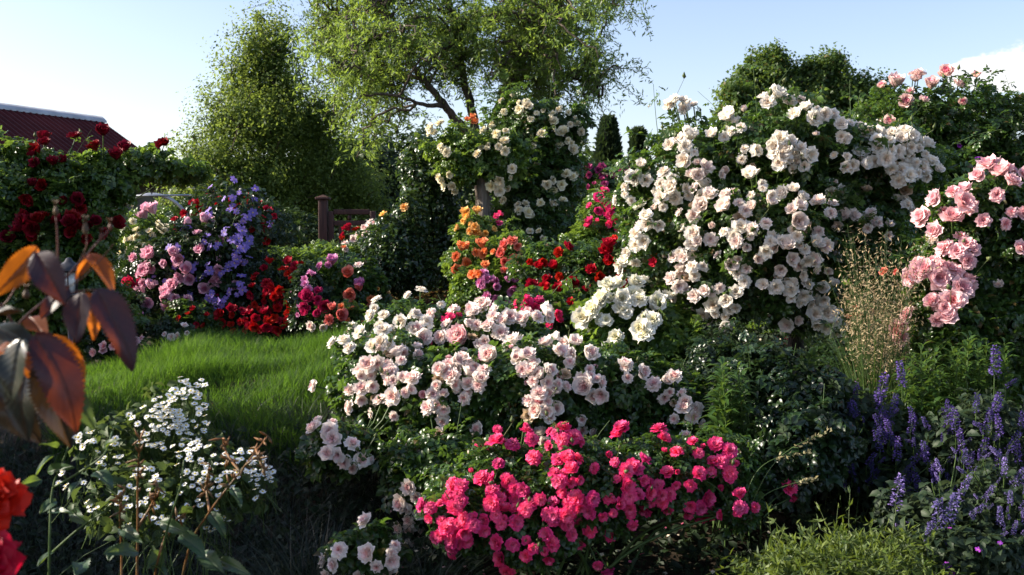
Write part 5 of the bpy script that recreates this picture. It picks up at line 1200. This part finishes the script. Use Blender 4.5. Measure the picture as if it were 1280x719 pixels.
def copper_rose():
    rng = np.random.default_rng(171); D = .92
    c = P(20, 430, D); root = thing('copper_leaved_rose', 'close-up rose with purple and copper leaves and scarlet blooms, left edge', 'rose', (c[0] - .05, D, float(G(c[0], D))))
    leaves = [  # base px, tip px, half-width px, curl, material, distance, normal
      ((46, 308), (-6, 376), 17, .5, 'fg_orange', .90, (.7, -.7, .0)),
      ((46, 316), (74, 372), 21, .5, 'fg_purple', .88, (.1, -.9, .35)),
      ((112, 318), (146, 350), 14, .7, 'fg_orange', .93, (.8, -.6, .1)),
      ((114, 318), (97, 346), 7, .3, 'fg_orange', .95, (.6, -.8, .1)),
      ((102, 366), (90, 424), 19, .4, 'fg_purple', .90, (-.1, -.9, .3)),
      ((110, 366), (124, 418), 13, .4, 'fg_orange', .93, (.8, -.6, .1)),
      ((120, 362), (176, 442), 22, .7, 'fg_purple', .89, (.7, -.65, .15)),
      ((86, 360), (48, 392), 13, .4, 'fg_purple', .91, (0, -.8, .5)),
      ((34, 396), (58, 416), 13, .3, 'fg_orange', .94, (.7, -.7, .1)),
      ((-14, 408), (48, 424), 15, .6, 'fg_green', .90, (0, -.55, .8)),
      ((44, 418), (108, 512), 26, .9, 'fg_purple', .87, (.7, -.65, .2)),
      ((66, 420), (112, 470), 16, .8, 'fg_orange', .90, (.85, -.5, .0)),
      ((30, 424), (-4, 494), 25, .7, 'fg_green', .86, (-.2, -.6, .7)),
      ((50, 452), (84, 552), 24, .6, 'fg_green', .90, (.25, -.85, .4)),
      ((30, 462), (18, 548), 22, .6, 'fg_green', .92, (-.2, -.85, .3)),
      ((20, 440), (44, 470), 12, .4, 'fg_orange', .93, (.7, -.7, .0)),
      ((-20, 470), (40, 540), 26, .8, 'fg_green', .95, (.1, -.8, .5)),
      ((-16, 395), (22, 378), 9, .4, 'fg_green', .88, (0, -.4, .9)),
      ((60, 470), (120, 520), 18, .6, 'cane_leaf', .97, (.4, -.6, .6)),
      ((-10, 440), (30, 432), 14, .5, 'fg_orange', .9, (0, -.5, .8)),
    ]
    for a, b, hw, curl, mat, d, nrm in leaves:
        A, B = P(*a, d), P(*b, d - .02); L = np.linalg.norm(B - A)
        V, f, t = big_leaf(L, hw / F * d, curl, .25, rng, wave=.05, twist=rng.normal() * .25)
        mb = MB(); mb.add(place_leaf(V, A, B, nrm), None, f, t); mb.build('leaf', M[mat], root)
    st = MB()
    gz = root.location[2]
    for pts, r in (([(-25, 900), (-15, 600), (-6, 470), (20, 410), (60, 372), (98, 330), (136, 288)], .0032), ([(60, 372), (100, 350), (128, 322), (142, 305)], .0014), ([(72, 350), (72, 300), (70, 272)], .0022),
                   ([(20, 410), (0, 380), (-20, 372)], .0022), ([(60, 372), (100, 364), (120, 362)], .0016), ([(20, 410), (40, 420), (66, 424)], .0022), ([(98, 330), (108, 308), (108, 292)], .0016), ([(-6, 470), (-10, 400), (10, 375), (24, 352)], .0018)):
        pp = smooth_path([P(a, b, D) for a, b in pts], 6)
        tube(st, pp, np.linspace(r, r * .6, len(pp)) * .48, 7)
    b0 = P(-25, 900, D); tube(st, [[root.location[0], D, gz - .02], (np.array([root.location[0], D, gz]) + b0) / 2, b0], .0045, 8)
    st.build('stem', M['stalk_red'], root)
    def pod(px, py, w, h, mat, tip=True):
        o = P(px, py, D); mb = MB(); prof = [(.15, 0), (.8, .18), (1, .42), (.8, .7), (.45, .85), (.5, 1)]
        n = 9; V = [[o[0] + w / F * D * r * math.cos(6.28 * i / n), o[1] + w / F * D * r * math.sin(6.28 * i / n), o[2] + (z - .5) * 2 * h / F * D] for r, z in prof for i in range(n)]
        mb.add(V, None, [[j * n + i, j * n + (i + 1) % n, (j + 1) * n + (i + 1) % n, (j + 1) * n + i] for j in range(len(prof) - 1) for i in range(n)])
        for i in range(5):                                       # dry sepals
            a = 6.28 * i / 5; p = np.array([o[0], o[1], o[2] + h / F * D]); q = p + np.array([math.cos(a) * w / F * D * 1.5, math.sin(a) * w / F * D * 1.5, h / F * D * 1.1])
            tube(mb, [p, (p + q) / 2 + [0, 0, .002], q], [.0009, .0003], 4)
        mb.build('hip', M[mat], root)
    pod(70, 264, 3.4, 6.5, 'pod'); pod(107, 286, 3.8, 8, 'pod'); pod(33, 368, 4.5, 6, 'pod'); pod(138, 284, 3, 5, 'stalk_red'); pod(127, 296, 2.6, 5, 'stalk_red')
    # scarlet blooms at the very edge
    base = np.array(root.location)
    for px, py, s, d, ax in ((-8, 628, 104, .95, (.25, -.7, .6)), (-14, 702, 96, .92, (.3, -.75, .5))):
        for k, kind in enumerate(('double',)):
            me, mb, mats = flower(kind, 'redlit', 2)
            o = bpy.data.objects.new('bloom', me); COL.objects.link(o); o.parent = root; rot = frames(unit(np.array(ax))[None], rand_dir(1, rng))[0] * (s / F * d)
            mt = np.eye(4); mt[:3, :3] = rot; mt[:3, 3] = P(px, py, d) - base; o.matrix_basis = Matrix(mt.tolist())
        st2 = MB(); p = P(px, py, d); tube(st2, smooth_path([p, p + [-.05, .03, -.12], [root.location[0], D, .35]], 5), .003, 6); st2.build('stem', M['stalk_green'], root)
copper_rose()

def spent_rose():
    rng = np.random.default_rng(181); D = 1.75
    c = P(150, 700, D); root = thing('spent_rose', 'rose canes with orange spent buds and sparse green leaves before the daisies', 'rose', (c[0], D, float(G(c[0], D))))
    st = MB(); tips = []; g = float(G(c[0], D)); b = np.array([c[0], D, g - .03])
    canes_px = [([(215, 800), (235, 690), (262, 640), (300, 590), (335, 545)], 'o'), ([(170, 800), (172, 660), (172, 600), (175, 550)], 'o'), ([(190, 800), (205, 680), (225, 610), (230, 575)], 'g'), ([(262, 640), (258, 610), (262, 580)], 'o'),
                ([(60, 800), (62, 680), (66, 610), (85, 560), (90, 520)], 'g'), ([(66, 690), (100, 660), (130, 640)], 'g'), ([(66, 610), (100, 590), (130, 568), (140, 540)], 'g'), ([(190, 740), (200, 690), (215, 655), (235, 640)], 'o'), ([(150, 800), (152, 700), (150, 640), (156, 610)], 'o'), ([(172, 660), (190, 630), (198, 606)], 'o'), ([(300, 590), (285, 570), (278, 548)], 'o'), ([(320, 562), (325, 575), (330, 588)], 'o')]
    mo = MB()
    for pts, k in canes_px:
        pp = smooth_path([P(x, y, D + .04 * math.sin(x)) for x, y in pts], 6)
        if pts[0][1] >= 740: pp = np.concatenate([[b + [rng.normal() * .03, 0, 0]], pp])
        tube(mo if k == 'o' else st, pp, np.linspace(.0024, .0012, len(pp)), 6); tips.append((pp, k))
    st.build('stem', M['stalk_green'], root); mo.build('stem', M['stalk_orange'], root)
    ob = MB(); n = 0
    for pp, k in tips:
        if k == 'o':
            for _ in range(20):
                i = rng.integers(max(1, len(pp) - 9), len(pp)); d0 = unit(pp[i] - pp[i - 1] + rng.normal(size=3) * .5); ln = rng.uniform(.008, .024); p = pp[i]
                tube(ob, [p, p + d0 * ln * .5, p + d0 * ln], [.0008, .0024, .0004], 5)
    ob.build('bud_mass', M['stalk_orange'], root)['kind'] = 'stuff'
    spots = [((225, 668), (262, 690), 17, .9), ((150, 680), (128, 700), 14, .6), ((172, 690), (130, 682), 17, .5), ((200, 652), (236, 665), 12, .7), ((262, 640), (285, 668), 12, .8), ((240, 640), (215, 632), 10, .7), ((88, 640), (110, 655), 11, .5), ((120, 590), (143, 606), 17, .8), ((100, 600), (78, 622), 10, .5), ((66, 570), (35, 590), 13, .6), ((72, 560), (45, 545), 12, .6), ((250, 690), (280, 712), 16, .8), ((190, 700), (215, 720), 15, .7), ((110, 700), (85, 715), 14, .6), ((60, 640), (88, 632), 9, .6), ((52, 600), (22, 604), 10, .6), ((130, 560), (142, 542), 8, .4), ((66, 690), (40, 705), 12, .5), ((150, 660), (175, 672), 12, .6), ((275, 700), (310, 715), 12, .6), ((205, 690), (180, 712), 14, .7), ((60, 590), (84, 575), 9, .4), ((70, 625), (45, 640), 11, .5), ((290, 610), (305, 630), 9, .6)]
    for a, t, hw, up in spots:
        t = (a[0] + (t[0] - a[0]) * .8, a[1] + (t[1] - a[1]) * .8); hw *= .72
        A, B = P(*a, D), P(*t, D - .03 - .03 * rng.random()); L = np.linalg.norm(B - A)
        V, f, tt = big_leaf(L, hw / F * D, .5, .22, rng, 25, 13, .06, rng.normal() * .5)
        mb = MB(); mb.add(place_leaf(V, A, B, (rng.normal() * .3, -.6, up)), None, f, tt); mb.build('leaf', M['cane_leaf'], root)
spent_rose()

# ---------------------------------------------------------------- sky, sun, camera
def world():
    w = bpy.data.worlds.new('World'); SC.world = w; w.use_nodes = True
    nt = w.node_tree; nt.nodes.clear(); out = N(nt, 'ShaderNodeOutputWorld'); bg = N(nt, 'ShaderNodeBackground')
    sky = N(nt, 'ShaderNodeTexSky', sky_type='NISHITA'); sky.sun_disc = False
    sky.sun_elevation = math.radians(SUN_EL); sky.sun_rotation = math.atan2(TO_SUN[0], TO_SUN[1]); sky.altitude = 200; sky.air_density = 1.0; sky.dust_density = 1.5; sky.ozone_density = 1.2
    tc = N(nt, 'ShaderNodeTexCoord')
    # cumulus far away, low in the sky on the right, and a wisp near the middle
    no = N(nt, 'ShaderNodeTexNoise'); no.inputs['Scale'].default_value = 48; no.inputs['Detail'].default_value = 7; no.inputs['Roughness'].default_value = .55
    mp = N(nt, 'ShaderNodeMapping'); mp.inputs['Scale'].default_value = (1, 1, 1.6); nt.links.new(tc.outputs['Generated'], mp.inputs[0]); nt.links.new(mp.outputs[0], no.inputs['Vector'])
    total = None
    for px, py, rx, ry, k in ((1226, 90, 30, 19, 1.0), (1286, 80, 24, 26, 1.0), (1280, 100, 40, 12, .9), (1203, 96, 16, 12, .8), (812, 119, 26, 5, .62)):
        d = unit(ray(px, py)); x = np.array([1., 0, 0]); z = unit(np.cross(x, d)); x = unit(np.cross(d, z))
        vx = N(nt, 'ShaderNodeVectorMath', operation='DOT_PRODUCT'); nt.links.new(tc.outputs['Generated'], vx.inputs[0]); vx.inputs[1].default_value = tuple(x * F / rx)
        vz = N(nt, 'ShaderNodeVectorMath', operation='DOT_PRODUCT'); nt.links.new(tc.outputs['Generated'], vz.inputs[0]); vz.inputs[1].default_value = tuple(z * F / ry)
        vy = N(nt, 'ShaderNodeVectorMath', operation='DOT_PRODUCT'); nt.links.new(tc.outputs['Generated'], vy.inputs[0]); vy.inputs[1].default_value = tuple(d)
        sq = N(nt, 'ShaderNodeMath', operation='MULTIPLY'); nt.links.new(vx.outputs['Value'], sq.inputs[0]); nt.links.new(vx.outputs['Value'], sq.inputs[1])
        s2 = N(nt, 'ShaderNodeMath', operation='MULTIPLY_ADD'); nt.links.new(vz.outputs['Value'], s2.inputs[0]); nt.links.new(vz.outputs['Value'], s2.inputs[1]); nt.links.new(sq.outputs[0], s2.inputs[2])
        e = N(nt, 'ShaderNodeMath', operation='MULTIPLY'); nt.links.new(s2.outputs[0], e.inputs[0]); e.inputs[1].default_value = -.7
        ex = N(nt, 'ShaderNodeMath', operation='EXPONENT'); nt.links.new(e.outputs[0], ex.inputs[0])
        fr = N(nt, 'ShaderNodeMath', operation='GREATER_THAN'); nt.links.new(vy.outputs['Value'], fr.inputs[0]); fr.inputs[1].default_value = 0
        g = N(nt, 'ShaderNodeMath', operation='MULTIPLY'); nt.links.new(ex.outputs[0], g.inputs[0]); nt.links.new(fr.outputs[0], g.inputs[1])
        h = N(nt, 'ShaderNodeMath', operation='MULTIPLY_ADD'); nt.links.new(g.outputs[0], h.inputs[0]); h.inputs[1].default_value = k
        if total is not None: nt.links.new(total, h.inputs[2])
        else: h.inputs[2].default_value = 0
        total = h.outputs[0]
    mul = N(nt, 'ShaderNodeMath', operation='MULTIPLY_ADD'); nt.links.new(no.outputs[0], mul.inputs[0]); mul.inputs[1].default_value = 1.7; nt.links.new(total, mul.inputs[2])
    mr = N(nt, 'ShaderNodeMapRange', interpolation_type='SMOOTHSTEP'); nt.links.new(mul.outputs[0], mr.inputs[0]); mr.inputs[1].default_value = 1.36; mr.inputs[2].default_value = 1.72
    cl = N(nt, 'ShaderNodeMath', operation='MULTIPLY'); nt.links.new(mr.outputs[0], cl.inputs[0]); cl.inputs[1].default_value = .9
    air = mixcol(nt, 1.0, (1, 1, 1), (1.10, 1.0, 1.03), 'MULTIPLY'); nt.links.new(sky.outputs[0], air.node.inputs[6])
    c = mixcol(nt, cl.outputs[0], (0, 0, 0), CLOUD); nt.links.new(air, c.node.inputs[6])
    nt.links.new(c, bg.inputs[0]); bg.inputs[1].default_value = SKY
    nt.links.new(bg.outputs[0], out.inputs[0])
SKY, SUN, EXPO, CLOUD = .115, 5.0, 1.1, (5.0, 4.95, 4.9)
world()
su = bpy.data.lights.new('sun', 'SUN'); su.energy = SUN; su.angle = math.radians(.5); su.color = (1, .91, .77)
so = bpy.data.objects.new('sun', su); COL.objects.link(so); so.rotation_euler = Vector(-TO_SUN).to_track_quat('-Z', 'Y').to_euler(); so.location = (-6, 3, 8)

cam = bpy.data.cameras.new('camera'); co = bpy.data.objects.new('camera', cam); COL.objects.link(co)
cam.sensor_width = 36; cam.lens = 36 * F / 1280; cam.clip_start = .05; cam.clip_end = 1000
co.location = CAM; co.rotation_euler = (PI / 2 - PITCH, 0, 0)
cam.dof.use_dof = True; cam.dof.focus_distance = 4.0; cam.dof.aperture_fstop = 10
SC.camera = co
vs = SC.view_settings
SC.display_settings.display_device = 'sRGB'
vs.view_transform = 'Standard'; vs.look = 'None'; vs.exposure = EXPO; vs.gamma = 1; vs.use_curve_mapping = False
SC.render.engine = 'CYCLES'
SC.cycles.max_bounces = 8; SC.cycles.diffuse_bounces = 4; SC.cycles.transmission_bounces = 6; SC.cycles.transparent_max_bounces = 8
SC.cycles.sample_clamp_indirect = 6
SC.cycles.use_denoising = True
